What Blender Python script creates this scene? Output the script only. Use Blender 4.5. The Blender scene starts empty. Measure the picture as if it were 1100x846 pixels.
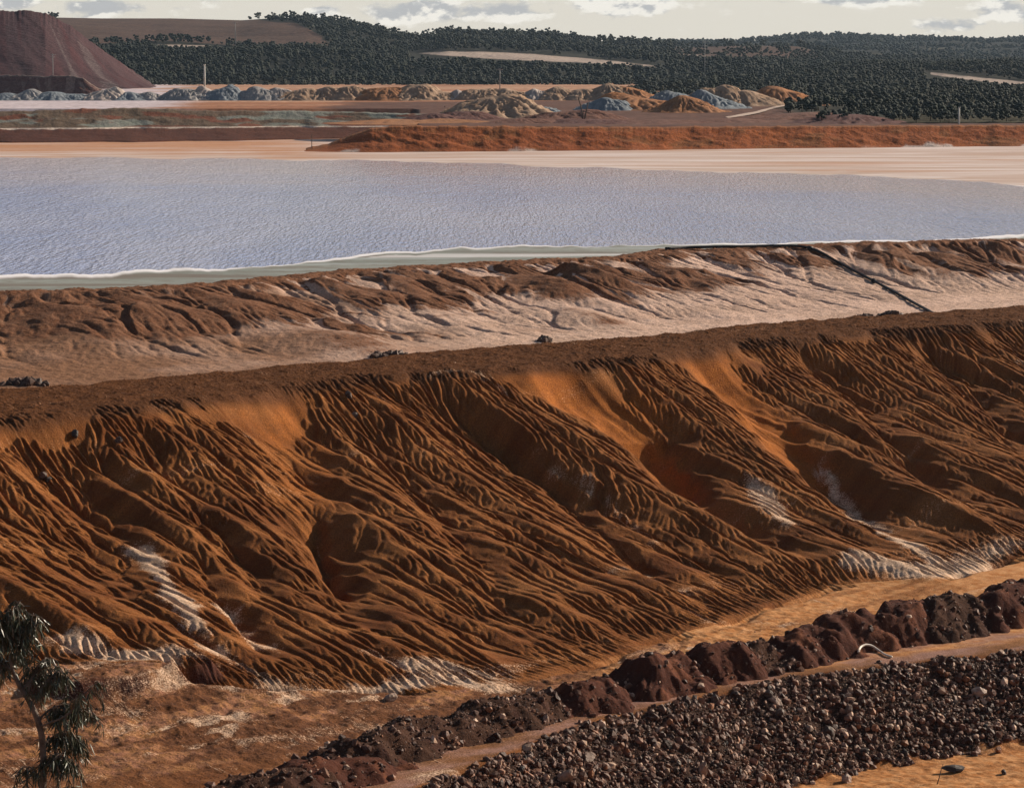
import bpy, math, random
import numpy as np
R = math.radians
rng = np.random.default_rng(11)
random.seed(5)
sc = bpy.context.scene
COL = sc.collection

# ------------------------------------------------------------------ camera model
F, CX, CY, HOR = 3000.0, 550.0, 423.0, 62.0
PITCH = math.atan((CY - HOR) / F)
CH = 34.0
cp, sp = math.cos(PITCH), math.sin(PITCH)

def ray(px, py):
    cx = (np.asarray(px, float) - CX) / F; cy = -(np.asarray(py, float) - CY) / F
    return cx, cp + cy * sp, -sp + cy * cp

def on_z(px, py, z):
    dx, dy, dz = ray(px, py); t = (np.asarray(z, float) - CH) / dz
    return dx * t, dy * t

def at_depth(px, py, d):
    dx, dy, dz = ray(px, py); t = d / dy
    return float(dx * t), float(d), float(CH + dz * t)

def project(x, y, z):
    zr = z - CH
    f = y * cp - zr * sp; up = y * sp + zr * cp
    return CX + F * x / f, CY - F * up / f

# ------------------------------------------------------------------ noise
def _grad(seed, n=256):
    r = np.random.default_rng(seed)
    p = r.permutation(n); a = r.uniform(0, 2 * np.pi, n)
    return np.concatenate([p, p]), np.cos(a), np.sin(a)

def perlin(x, y, seed=0):
    P, gx, gy = _grad(seed)
    x = np.asarray(x, float); y = np.asarray(y, float)
    xi = np.floor(x).astype(np.int64); yi = np.floor(y).astype(np.int64)
    xf = x - xi; yf = y - yi; xi &= 255; yi &= 255; x1 = (xi + 1) & 255; y1 = (yi + 1) & 255
    u = xf * xf * xf * (xf * (xf * 6 - 15) + 10); w = yf * yf * yf * (yf * (yf * 6 - 15) + 10)
    def d(a, b, fx, fy):
        h = P[P[a] + b]; return gx[h] * fx + gy[h] * fy
    n0 = d(xi, yi, xf, yf) * (1 - u) + d(x1, yi, xf - 1, yf) * u
    n1 = d(xi, y1, xf, yf - 1) * (1 - u) + d(x1, y1, xf - 1, yf - 1) * u
    return (n0 * (1 - w) + n1 * w) * 1.5

def fbm(x, y, seed=0, oct=4, gain=.5, lac=2.03):
    s = 0; a = 1; t = 0
    for i in range(oct):
        s = s + a * perlin(x, y, seed + i * 7); t += a
        a *= gain; x = np.asarray(x) * lac + 3.7; y = np.asarray(y) * lac + 1.3
    return s / t * 1.5

def sstep(a, b, x):
    t = np.clip((x - a) / (b - a), 0, 1); return t * t * (3 - 2 * t)

def blur_rows(a, n=1):
    for _ in range(n):
        b = a.copy(); b[1:-1] = .25 * a[:-2] + .5 * a[1:-1] + .25 * a[2:]; a = b
    return a

def blur_cols(a, n=1):
    return blur_rows(a.T, n).T.copy()

# ------------------------------------------------------------------ erosion: water runs row by row downhill (row 0 is the top)
def erode(h, mask, passes, k, m=.55, rain=1.0, diff=.06, seed=3, maxd=.06, repose=1.6, cell=1.0, maxshift=2.2, cap=6000):
    r = np.random.default_rng(seed)
    nv, nu = h.shape; idx = np.arange(nu, dtype=float)
    h = h.copy(); W = np.ones(nu)
    for p in range(passes):
        E = np.zeros_like(h); W = np.ones(nu) * rain
        rr = r.uniform(.2, 1.8, (nv, nu)) * rain
        for i in range(nv - 1):
            row = h[i]; nx = h[i + 1]
            g = np.empty(nu); g[1:-1] = .5 * (row[2:] - row[:-2]); g[0] = g[1]; g[-1] = g[-2]
            drop = np.maximum(row - nx, .002 * cell)
            s = np.clip(-g / np.maximum(drop, .05 * cell), -maxshift, maxshift)
            E[i] = W ** m * np.minimum(drop / cell, 1.2)
            pos = np.clip(idx + s, 0, nu - 1.001); i0 = pos.astype(np.int64); f = pos - i0
            W = np.bincount(i0, W * (1 - f), nu) + np.bincount(i0 + 1, W * f, nu) + rr[i]
            W = np.minimum(W, cap)
        E = np.minimum(E * k, maxd) * mask
        h -= E
        d = np.zeros_like(h)
        d[:, 1:-1] = h[:, 2:] + h[:, :-2] - 2 * h[:, 1:-1]
        h += diff * d * mask
        # slopes steeper than repose slump sideways
        df = np.diff(h, axis=1); ex = np.sign(df) * np.maximum(np.abs(df) - repose * cell, 0) * .25
        h[:, :-1] += ex; h[:, 1:] -= ex
    # advected cross-slope coordinate: streaks that follow the rills
    U = np.zeros_like(h); U[0] = idx
    hs = blur_cols(h, 2)
    for i in range(nv - 1):
        row = hs[i]; g = np.gradient(row); drop = np.maximum(row - hs[i + 1], .05 * cell)
        s = np.clip(-g / drop, -1.5, 1.5) * mask[i]
        U[i + 1] = np.interp(idx - s, idx, U[i])
    return h, U

def flow_coord(h, mask, bias=0.0, lim=1.8, minrow=.05, cell=1.0):
    nv, nu = h.shape; idx = np.arange(nu, dtype=float); U_ = np.zeros_like(h); U_[0] = idx
    for i in range(nv - 1):
        g = np.gradient(h[i]); drop = np.maximum(h[i] - h[i + 1], minrow * cell)
        s = (np.clip(-g / drop, -lim, lim) + bias) * mask[i]
        U_[i + 1] = np.interp(idx - s, idx, U_[i])
    return U_

# ------------------------------------------------------------------ meshes
def new_mesh(name, V, faces_flat, sizes, mat=None, smooth=True, attrs=None):
    me = bpy.data.meshes.new(name)
    V = np.ascontiguousarray(V, dtype=np.float32); n = len(V)
    me.vertices.add(n); me.vertices.foreach_set('co', V.ravel())
    ff = np.ascontiguousarray(faces_flat, dtype=np.int32); ls = np.ascontiguousarray(sizes, dtype=np.int32)
    me.loops.add(len(ff)); me.loops.foreach_set('vertex_index', ff)
    me.polygons.add(len(ls))
    st = np.zeros(len(ls), np.int32); st[1:] = np.cumsum(ls)[:-1]
    me.polygons.foreach_set('loop_start', st); me.polygons.foreach_set('loop_total', ls)
    me.polygons.foreach_set('use_smooth', np.full(len(ls), smooth, dtype=bool))
    me.update(calc_edges=True); me.validate()
    if attrs:
        for k, a in attrs.items():
            a = np.asarray(a, np.float32)
            if a.ndim == 2:
                at = me.attributes.new(k, 'FLOAT_COLOR', 'POINT'); b = np.ones((n, 4), np.float32); b[:, :3] = a
                at.data.foreach_set('color', b.ravel())
            else:
                at = me.attributes.new(k, 'FLOAT', 'POINT'); at.data.foreach_set('value', a.ravel())
    if mat: me.materials.append(mat)
    return me

def link(name, me, parent=None, loc=None):
    o = bpy.data.objects.new(name, me); COL.objects.link(o)
    if parent: o.parent = parent
    if loc is not None: o.location = loc
    return o

def tag(o, label=None, cat=None, group=None, kind=None):
    if label: o['label'] = label
    if cat: o['category'] = cat
    if group: o['group'] = group
    if kind: o['kind'] = kind
    return o

def grid_mesh(name, X, Y, Z, mat, attrs=None, keep=None):
    nv, nu = X.shape
    idx = np.arange(nv * nu).reshape(nv, nu)
    q = np.stack([idx[:-1, :-1], idx[1:, :-1], idx[1:, 1:], idx[:-1, 1:]], -1).reshape(-1, 4)
    # make faces look up
    a, b, c = q[0, 0], q[0, 1], q[0, 2]
    fx, fy = X.ravel(), Y.ravel()
    if (fx[b] - fx[a]) * (fy[c] - fy[a]) - (fy[b] - fy[a]) * (fx[c] - fx[a]) < 0: q = q[:, ::-1]
    V = np.stack([X.ravel(), Y.ravel(), Z.ravel()], -1)
    at = {k: np.asarray(v).reshape(nv * nu, -1).squeeze() for k, v in (attrs or {}).items()}
    if keep is not None:
        kk = keep.ravel(); q = q[kk[q].all(1)]
        used = np.zeros(nv * nu, bool); used[q.ravel()] = True
        mp = np.cumsum(used) - 1; V = V[used]; q = mp[q]
        at = {k: v[used] for k, v in at.items()}
    return new_mesh(name, V, q.ravel(), np.full(len(q), 4), mat, True, at)

def tube_data(pts, rad, seg=10, cap=True):
    pts = np.asarray(pts, float); n = len(pts); rad = np.broadcast_to(np.asarray(rad, float), (n,))
    T = np.gradient(pts, axis=0); T /= np.linalg.norm(T, axis=1)[:, None] + 1e-9
    up = np.array([0, 0, 1.0]) if abs(T[0, 2]) < .9 else np.array([1.0, 0, 0])
    V = []
    a = np.linspace(0, 2 * np.pi, seg, endpoint=False)
    nrm = np.cross(T[0], up); nrm /= np.linalg.norm(nrm)
    for i in range(n):
        nrm = nrm - T[i] * (nrm @ T[i]); nrm /= np.linalg.norm(nrm) + 1e-9
        b = np.cross(T[i], nrm)
        V.append(pts[i] + rad[i] * (np.cos(a)[:, None] * nrm + np.sin(a)[:, None] * b))
    V = np.concatenate(V); faces = []; sizes = []
    for i in range(n - 1):
        for j in range(seg):
            k = (j + 1) % seg
            faces += [i * seg + j, i * seg + k, (i + 1) * seg + k, (i + 1) * seg + j]; sizes.append(4)
    if cap:
        faces += list(range(seg))[::-1]; sizes.append(seg)
        faces += [(n - 1) * seg + j for j in range(seg)]; sizes.append(seg)
    return V, faces, sizes

def join(parts):
    V = []; Fc = []; S = []; o = 0
    for v, f, s in parts:
        V.append(v); Fc.append(np.asarray(f, np.int64) + o); S.append(np.asarray(s)); o += len(v)
    return np.concatenate(V), np.concatenate(Fc), np.concatenate(S)

def box_data(cx, cy, cz, sx, sy, sz):
    v = np.array([[i, j, k] for k in (-.5, .5) for j in (-.5, .5) for i in (-.5, .5)]) * [sx, sy, sz] + [cx, cy, cz]
    f = [0, 2, 3, 1, 4, 5, 7, 6, 0, 1, 5, 4, 2, 6, 7, 3, 0, 4, 6, 2, 1, 3, 7, 5]
    return v, f, [4] * 6

def ico(sub=0):
    t = (1 + 5 ** .5) / 2
    V = [(-1, t, 0), (1, t, 0), (-1, -t, 0), (1, -t, 0), (0, -1, t), (0, 1, t), (0, -1, -t), (0, 1, -t), (t, 0, -1), (t, 0, 1), (-t, 0, -1), (-t, 0, 1)]
    V = [np.array(v) / np.linalg.norm(v) for v in V]
    Fs = [(0, 11, 5), (0, 5, 1), (0, 1, 7), (0, 7, 10), (0, 10, 11), (1, 5, 9), (5, 11, 4), (11, 10, 2), (10, 7, 6), (7, 1, 8), (3, 9, 4), (3, 4, 2), (3, 2, 6), (3, 6, 8), (3, 8, 9), (4, 9, 5), (2, 4, 11), (6, 2, 10), (8, 6, 7), (9, 8, 1)]
    for _ in range(sub):
        c = {}; N = []
        def mid(a, b):
            k = (min(a, b), max(a, b))
            if k not in c:
                m = V[a] + V[b]; V.append(m / np.linalg.norm(m)); c[k] = len(V) - 1
            return c[k]
        for a, b, d in Fs:
            x, y, z = mid(a, b), mid(b, d), mid(d, a); N += [(a, x, z), (b, y, x), (d, z, y), (x, y, z)]
        Fs = N
    return np.array(V), np.array(Fs)

# ------------------------------------------------------------------ materials
class NT:
    def __init__(s, name):
        s.m = bpy.data.materials.new(name); s.m.use_nodes = True
        s.t = s.m.node_tree; s.n = s.t.nodes; s.l = s.t.links
        s.b = s.n['Principled BSDF']; s.out = s.n['Material Output']
        s.geo = s.n.new('ShaderNodeNewGeometry'); s.pos = s.geo.outputs['Position']
        s.obj = None
    def set(s, **k):
        for a, v in k.items(): s.b.inputs[a.replace('_', ' ')].default_value = v
    def local(s):
        if not s.obj: s.obj = s.n.new('ShaderNodeTexCoord').outputs['Object']
        return s.obj
    def noise(s, scale, detail=4, rough=.55, vec=None, dist=0, stretch=None, rot=None):
        n = s.n.new('ShaderNodeTexNoise'); n.inputs['Scale'].default_value = scale
        n.inputs['Detail'].default_value = detail; n.inputs['Roughness'].default_value = rough; n.inputs['Distortion'].default_value = dist
        v = vec or s.pos
        if stretch:
            mp = s.n.new('ShaderNodeMapping'); mp.inputs['Scale'].default_value = stretch
            if rot: mp.inputs['Rotation'].default_value = rot
            s.l.new(v, mp.inputs['Vector']); v = mp.outputs['Vector']
        s.l.new(v, n.inputs['Vector']); return n.outputs['Fac']
    def attr(s, name, color=False):
        a = s.n.new('ShaderNodeAttribute'); a.attribute_name = name
        return a.outputs['Color' if color else 'Fac']
    def ramp(s, fac, lo, hi):
        r = s.n.new('ShaderNodeMapRange'); r.interpolation_type = 'SMOOTHSTEP'
        r.inputs['From Min'].default_value = lo; r.inputs['From Max'].default_value = hi
        s.l.new(fac, r.inputs['Value']); return r.outputs['Result']
    def math(s, op, a, b):
        n = s.n.new('ShaderNodeMath'); n.operation = op
        for i, v in enumerate((a, b)):
            if isinstance(v, (int, float)): n.inputs[i].default_value = v
            else: s.l.new(v, n.inputs[i])
        return n.outputs[0]
    def mix(s, fac, a, b, mode='MIX'):
        n = s.n.new('ShaderNodeMix'); n.data_type = 'RGBA'; n.blend_type = mode
        if isinstance(fac, (int, float)): n.inputs[0].default_value = fac
        else: s.l.new(fac, n.inputs[0])
        for i, v in ((6, a), (7, b)):
            if isinstance(v, tuple): n.inputs[i].default_value = (*v, 1)
            else: s.l.new(v, n.inputs[i])
        return n.outputs[2]
    def color(s, c): s.l.new(c, s.b.inputs['Base Color'])
    def bump(s, h, strength=.5, dist=.1):
        n = s.n.new('ShaderNodeBump'); n.inputs['Strength'].default_value = strength; n.inputs['Distance'].default_value = dist
        s.l.new(h, n.inputs['Height']); s.l.new(n.outputs['Normal'], s.b.inputs['Normal'])

def simple_mat(name, c1, c2, scale=4, rough=.9, bump=.3, dist=.05, local=True, metallic=0):
    t = NT(name); v = t.local() if local else t.pos
    n = t.noise(scale, 5, .6, v); t.color(t.mix(t.ramp(n, .3, .7), c1, c2))
    t.set(Roughness=rough, Metallic=metallic)
    t.b.inputs['Specular IOR Level'].default_value = .25
    if bump: t.bump(t.noise(scale * 4, 4, .6, v), bump, dist)
    return t.m

def soil_mat(name, base, masks, bumps=(6, .6, .12), big=.12, mottle=2.2, rough=.95, flow=None):
    """base = (c1, c2, c3); masks = [(attr, c1, c2)] laid over in order; every colour broken up by noise"""
    t = NT(name)
    n1 = t.noise(big, 5, .6); n2 = t.noise(mottle, 5, .65); n3 = t.noise(mottle * 7, 4, .6)
    c = t.mix(t.ramp(n1, .32, .68), base[0], base[1]); c = t.mix(t.math('MULTIPLY', t.ramp(n2, .45, .75), .6), c, base[2])
    if flow:   # (fine streak frequency, along-slope frequency, colour contrast, bump distance): streaks run with the water
        cb = t.n.new('ShaderNodeCombineXYZ')
        t.l.new(t.math('MULTIPLY', t.attr('flow'), flow[0]), cb.inputs[0]); t.l.new(t.math('MULTIPLY', t.attr('along'), flow[1]), cb.inputs[1])
        nf = t.noise(1.0, 4, .62, cb.outputs[0])
        c = t.mix(flow[2], c, t.mix(t.ramp(nf, .3, .7), tuple(.55 * q for q in base[0]), tuple(2.1 * q for q in base[2])))
    for a, c1, c2 in masks:
        m = t.mix(t.ramp(n2, .3, .7), c1, c2)
        if flow and a in ('pale', 'gs', 'lit', 'brown2'):
            f = t.ramp(t.math('ADD', t.attr(a), t.math('ADD', t.math('MULTIPLY', t.math('SUBTRACT', nf, .5), 2.0), t.math('MULTIPLY', t.math('SUBTRACT', n3, .5), 1.1))), .3, .7)
            c = t.mix(f, c, m); continue
        f = t.ramp(t.math('ADD', t.attr(a), t.math('MULTIPLY', t.math('SUBTRACT', n3, .5), .35)), .12, .88)
        c = t.mix(f, c, m)
    sp_ = t.mix(t.ramp(n3, .25, .75), (.55, .55, .55), (1.36, 1.33, 1.30))
    c = t.mix(t.math('SUBTRACT', 1.0, t.math('MULTIPLY', t.attr('sand'), .65)), c, sp_, 'MULTIPLY')
    t.color(c); t.set(Roughness=rough); t.b.inputs['Specular IOR Level'].default_value = .12
    hb = t.noise(bumps[0], 6, .65)
    if flow:
        k_ = t.math('SUBTRACT', 1.0, t.attr('calm')) if flow[4] else 1.0
        hb = t.math('ADD', hb, t.math('MULTIPLY', t.math('MULTIPLY', nf, flow[3]), k_))
    if flow and flow[4]: hb = t.math('MULTIPLY', hb, t.math('SUBTRACT', 1.0, t.math('MULTIPLY', t.attr('sand'), .75)))
    t.bump(hb, bumps[1], bumps[2])
    return t.m

# ------------------------------------------------------------------ terrain in strike coordinates (u along the dykes, v uphill away from the camera)
TH = R(42); cT, sT = math.cos(TH), math.sin(TH)
def to_uv(x, y): return x * cT + y * sT, -x * sT + y * cT
def to_xy(u, v): return u * cT - v * sT, u * sT + v * cT

def line(pts):
    """pixel polyline with heights -> v(u), z(u)"""
    p = np.array(pts, float); x, y = on_z(p[:, 0], p[:, 1], p[:, 2]); u, v = to_uv(x, y)
    o = np.argsort(u); u, v, z = u[o], v[o], p[o, 2]
    return lambda q: (np.interp(q, u, v), np.interp(q, u, z))

L0 = line([(600, 900, -4), (760, 868, -4), (850, 842, -4), (920, 820, -4), (1000, 808, -4), (1100, 799, -4), (1250, 782, -4)])
L1 = line([(100, 960, 0), (300, 893, 0), (440, 848, 0), (560, 802, 0), (640, 773, 0), (760, 746, 0), (840, 728, 0), (960, 712, 0), (1100, 698, 0), (1300, 672, 0)])
L3 = line([(-150, 690, 4.4), (0, 706, 3.8), (130, 716, 3.2), (250, 732, 2.4), (400, 738, 1.4), (480, 742, .9), (580, 730, .6), (640, 714, .5), (700, 692, .5), (770, 674, .5), (840, 648, .6), (900, 630, .7), (1000, 622, .9), (1100, 600, 1.0), (1300, 575, 1.0)])
L4 = line([(-200, 470, 12), (0, 450, 12), (100, 440, 12), (200, 430, 12), (300, 414, 12), (400, 402, 12), (500, 397, 12), (560, 394, 12), (620, 390, 12), (700, 380, 12), (760, 372, 12), (860, 361, 12), (1000, 351, 12), (1100, 344, 12), (1300, 331, 12)])
L5 = line([(-200, 437, 12.3), (0, 418, 12.3), (90, 412, 12.3), (160, 405, 12.3), (250, 398, 12.3), (400, 384, 12.3), (470, 376, 12.3), (560, 370, 12.3), (700, 360, 12.3), (800, 348, 12.3), (900, 341, 12.3), (1000, 335, 12.3), (1100, 328, 12.3), (1300, 316, 12.3)])
M1 = line([(-200, 412, 10), (0, 402, 10), (200, 394, 10), (400, 378, 10), (600, 362, 10), (800, 345, 10), (1000, 326, 10), (1100, 316, 10), (1300, 300, 10)])
M2 = line([(-250, 322, 14), (0, 315, 14), (100, 313, 14), (200, 310, 14), (290, 300, 14), (400, 291, 14), (500, 285, 14), (600, 280, 14), (680, 277, 14), (720, 270, 14), (860, 265, 14), (1000, 262, 14), (1100, 258, 14), (1350, 250, 14)])

def seg_dist(u, v, P):
    """distance to polyline P and position along it 0..1"""
    best = np.full(u.shape, 1e9); along = np.zeros(u.shape); n = len(P) - 1
    for i in range(n):
        (a, b), (c, d) = P[i], P[i + 1]; L2 = (c - a) ** 2 + (d - b) ** 2 + 1e-9
        t = np.clip(((u - a) * (c - a) + (v - b) * (d - b)) / L2, 0, 1)
        D = np.hypot(u - a - t * (c - a), v - b - t * (d - b))
        w = D < best; best = np.where(w, D, best); along = np.where(w, (i + t) / n, along)
    return best, along

def front_macro(u, v):
    v0, z0 = L0(u); v1, z1 = L1(u); v3, z3 = L3(u); v4, z4 = L4(u); v5, z5 = L5(u)
    v0 = np.minimum(v0, v1 - 6.0)
    w = fbm(u * .22, v * .22, 50, 3) * .7
    vv = v + w
    z = np.where(vv < v0, -4.0 + .02 * (v0 - vv), 0)
    t = np.clip((vv - v0) / (v1 - v0), 0, 1); z = np.where((vv >= v0) & (vv < v1), -4 + 4 * t ** .92, z)
    t = np.clip((vv - v1) / (v3 - v1), 0, 1); z = np.where((vv >= v1) & (vv < v3), z3 * t ** 1.5, z)
    vs = v + 1.0 * fbm((u + .04 * v) * .13, v * .02, 52, 3) + .12 * w
    t = np.clip((vs - v3) / (v4 - v3), 0, 1)
    prof = .74 * t + .26 * t ** 4
    z = np.where(vs >= v3, z3 + (z4 - z3) * prof, z)
    t2 = np.clip((v - v4) / (v5 - v4), 0, 1); z = np.where((vs >= v4), z4 + (z5 - z4) * t2, z)
    z = np.where(v > v5, z5 - .55 * (v - v5), z); z = np.maximum(z, np.where(v > v5, 7.2, -9))
    return z, t, (v0, v1, v3, v4, v5)

def hit_front(px, py):
    dx, dy, dz = ray(px, py); s = np.linspace(110, 290, 3000)
    x, y, z = dx * s, dy * s, CH + dz * s; u, v = to_uv(x, y)
    h = front_macro(u, v)[0]; i = int(np.argmax(z < h)); return float(u[i]), float(v[i])

# ---- build front patch
CELL = .076
us = np.arange(52, 214, CELL); vs_ = np.arange(72, 168, CELL)[::-1]
U, V = np.meshgrid(us, vs_)
Z, T, LN = front_macro(U, V); v0, v1, v3, v4, v5 = LN
Z = blur_rows(Z, 30)
Z += fbm((U + .04 * V) * .12, V * .022, 61, 3) * .9 * sstep(0, .2, T) * sstep(1.0, .7, T)
Z0 = Z.copy()
gullies = [  # pixel polyline, depth, width top, width bottom
    ([(285, 412), (318, 470), (338, 550), (372, 630), (420, 700)], 1.9, 3.6, 1.2),
    ([(336, 540), (352, 590), (380, 640)], 1.0, .45, .35),
    ([(575, 393), (640, 428), (700, 470), (745, 520), (830, 580), (900, 610)], 1.9, 3.4, .9),
    ([(738, 372), (800, 420), (860, 485), (930, 540), (1010, 590)], 2.3, 3.0, 1.5),
    ([(690, 455), (722, 490), (760, 530)], 1.6, 1.8, 1.2),
    ([(40, 445), (80, 510), (110, 590), (160, 660)], 1.5, 3.8, 1.6),
    ([(380, 450), (470, 540), (520, 610), (580, 680)], .8, 1.6, 1.0),
    ([(150, 470), (250, 580), (330, 690)], .9, 1.3, 1.2),
    ([(215, 600), (260, 660), (300, 715)], .7, .8, .8),
    ([(840, 362), (930, 430), (1010, 520), (1090, 570)], 1.1, 1.4, 1.2),
    ([(980, 352), (1060, 430), (1150, 520)], 1.3, 2.2, 1.4),
    ([(500, 440), (600, 520), (700, 610), (760, 660)], .7, .9, .8),
]
orange = np.zeros_like(Z); pale = np.zeros_like(Z)
for P, dep, w0, w1 in gullies:
    Q = [hit_front(*p) for p in P]
    D, al = seg_dist(U + .5 * fbm(U * .4, V * .4, 9, 2), V, Q)
    w = w0 + (w1 - w0) * al
    fall = np.exp(-(D / w) ** 2 * .9)
    Z -= .72 * dep * fall * sstep(0, .12, al + (D < w) * .02) * sstep(1.02, .65, al) * sstep(1.03, .9, T + 0 * D)
    if dep > 1.7: orange = np.maximum(orange, fall * sstep(.8, .35, al) * (1.1 if P[0][0] > 400 else .55))
front_n = fbm((U + .04 * V) * .4, V * .05, 23, 3)
Z += .35 * front_n * sstep(.02, .15, T) * sstep(1, .85, T)
Z += rng.normal(0, .004, Z.shape)
smooth_top = sstep(1.03, .94, T + .13 * fbm(U * .22, V * .2, 31, 3))
mask = np.clip(sstep(0, .03, T) * smooth_top * (1 - .9 * np.clip(orange * 1.2, 0, 1)), 0, 1)
apron = sstep(.0, .6, (V - v1) / (v3 - v1 + 1e-6)) * (V < v3) * sstep(150, 105, U)
emask = np.maximum(mask, .13 * apron)
UA = flow_coord(blur_cols(blur_rows(Z, 25), 25), np.clip(emask * 1.5, 0, 1), cell=CELL, bias=.06)
UW = np.interp(UA, np.arange(len(us)), us)
wq = .16 * fbm(UW * .6, V * .25, 80, 3); vary = np.clip(.75 + .7 * fbm(U * .16, V * .2, 82, 3), .25, 1.3)
r0 = np.abs(perlin(UW * .42 + wq * .5, V * .05, 86))
r1 = 1 - np.abs(perlin(UW * 1.35 + wq, V * .10, 83)) * 1.7
r2 = np.abs(perlin(UW * 2.6 + 2 * wq, V * .18 + .2 * wq, 84)) ** .75
r3 = 1 - np.abs(perlin(UW * 3.6 + 2 * wq, V * .30, 85)) * 1.5
Z += emask * (.25 * r0 + vary * (.15 * r1 + .17 * r2 + .08 * r3)) * sstep(.0, .10, T) * sstep(1.0, .95, T)
Z += emask * rng.normal(0, .008, Z.shape)
Z, _u = erode(Z, emask, 20, .014, m=.42, rain=.7, diff=.004, maxd=.025, repose=1.8, cell=CELL, seed=4, cap=50)
Zr = Z - blur_cols(blur_rows(Z, 6), 6)
# low benches, road ruts, crumbly ground
road = sstep(-.3, .6, V - v1) * sstep(1, .4, (V - v1) / 6.5)
flat = (V > v1) * (V < v3 + .5)
Z += flat * (.05 * fbm(U * .3, V * .3, 41, 3)) + .06 * fbm(U * 1.6, V * 1.6, 43, 4) * (1 - .85 * flat) * (1 - .75 * np.clip(orange, 0, 1)) * np.where(T > 0, .12, 1)
top = sstep(.97, 1.0, T) * (V < v5 + 2)
Z += top * (.16 * fbm(U * .45, V * .8, 45, 4) + .05 * rng.normal(0, 1, Z.shape) * .5)
Z += .13 * apron * fbm(U * 1.1, V * 1.6, 44, 4)
gravel = sstep(-.25, .15, (v1 - V) + .5 * fbm(U * .8, V * .8, 47, 3)) * sstep(-.5, .5, V - v0 + .8 * fbm(U * .6, V * .6, 48, 3))
Z += gravel * .10 * fbm(U * 3, V * 3, 49, 3)
# the low red cut bank at the left
Q = [hit_front(*p) for p in [(20, 742), (90, 748), (150, 742), (215, 726), (240, 722)]]
D, al = seg_dist(U, V, Q); side = sstep(-.4, .4, (V - np.interp(U, [q[0] for q in sorted(Q)], [q[1] for q in sorted(Q)])))
Z += .7 * side * np.exp(-(D / 3.0) ** 2) * sstep(0, .1, al) * sstep(1, .9, al)
redbank = .8 * sstep(-.3, .3, fbm(U * .5, V * .5, 96, 3) + .1) * np.exp(-(D / .6) ** 2) * (al > .02) * (al < .98)

streak = fbm(UW * 1.1, V * .12, 91, 3)
pale = np.maximum(pale, .42 * sstep(.18, .5, fbm(U * .22, V * .55, 92, 4)) * apron * sstep(.15, .5, (V - v1) / (v3 - v1 + 1e-6)))
def pale_along(P, w, amt):
    global pale
    Q = [hit_front(*p) for p in P]
    D, al = seg_dist(U + .45 * fbm(U * .5, V * .5, 93, 3), V + .6 * fbm(U * .4, V * .4, 94, 3), Q)
    pale = np.maximum(pale, amt * np.exp(-(D / w) ** 2) * sstep(-.05, .1, al + .02) * sstep(1.05, .8, al))
pale_along([(148, 578), (162, 600), (182, 632), (205, 665), (225, 690)], .75, .85)
pale_along([(60, 690), (120, 703), (170, 712), (215, 712), (250, 728)], 1.3, .74)
pale_along([(380, 700), (440, 715), (500, 720), (560, 728)], 1.2, .6)
pale_along([(230, 640), (270, 680), (320, 715)], .8, .5)
pale_along([(215, 690), (260, 718), (320, 738), (370, 738)], .9, .62)
pale_along([(350, 740), (420, 732), (470, 725), (520, 735), (570, 737)], 1.0, .72)
pale_along([(805, 505), (830, 540), (862, 572)], 1.0, .62)
pale_along([(880, 490), (910, 520), (950, 560), (985, 592)], .8, .68)
pale_along([(900, 596), (950, 606), (1000, 612), (1050, 603), (1110, 592)], 1.3, .72)
pale_along([(960, 570), (1000, 600), (1030, 618)], .9, .75)
pale_along([(1060, 590), (1100, 596)], 1.5, .5)
pale_along([(455, 402), (510, 398), (560, 430)], .4, .4)
pale_along([(560, 470), (640, 530), (720, 590)], .7, .28)
pale_along([(120, 760), (200, 770), (290, 765)], 1.0, .42)
pale_along([(250, 800), (330, 790), (420, 770)], .8, .40)
pale = np.maximum(pale, .38 * sstep(.0, .5, fbm(U * .12, V * .2, 95, 3) + .15 + .2 * streak) * sstep(.28, .05, T) * sstep(-.1, .05, T) * sstep(-.2, .4, streak))
orange = np.clip(orange * 1.1 - .1 + .25 * fbm(U * .5, V * .5, 97, 3), 0, 1)
for px, py, ru, rv, am in [(840, 455, 2.2, 3.2, 1.0), (870, 490, 1.5, 2.2, 1.0), (690, 430, 2.5, 3, .7), (620, 420, 3, 3, .5), (130, 455, 4, 3, .3)]:
    a, b = hit_front(px, py); orange = np.maximum(orange, am * np.exp(-((U - a) / ru) ** 2 - ((V - b) / rv) ** 2))
# sediment on the flats: orange-peach sheet washed out of the slope, pink dust on the road
fl = np.clip((V - v1) / (v3 - v1 + 1e-6), 0, 1) * flat
sand = flat * sstep(100, 118, U + 6 * fbm(U * .1, V * .3, 99, 3)) * sstep(.0, .2, fl) * (.75 + .6 * fbm(U * .10, V * 1.0, 101, 4))
sand = np.maximum(sand, (V < v0) * 1.0 * (1 - gravel) * (.75 + .5 * fbm(U * .3, V * .6, 103, 3)))
pink = flat * road * np.clip(.45 + .8 * fbm(U * .22, V * .7, 105, 4), 0, 1)
roadm = flat * road
X, Y = to_xy(U, V)
sx, sy = project(X, Y, Z)
keep = (sx > -260) & (sx < 1420) & (sy < 960) & (sy > 290)

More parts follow.
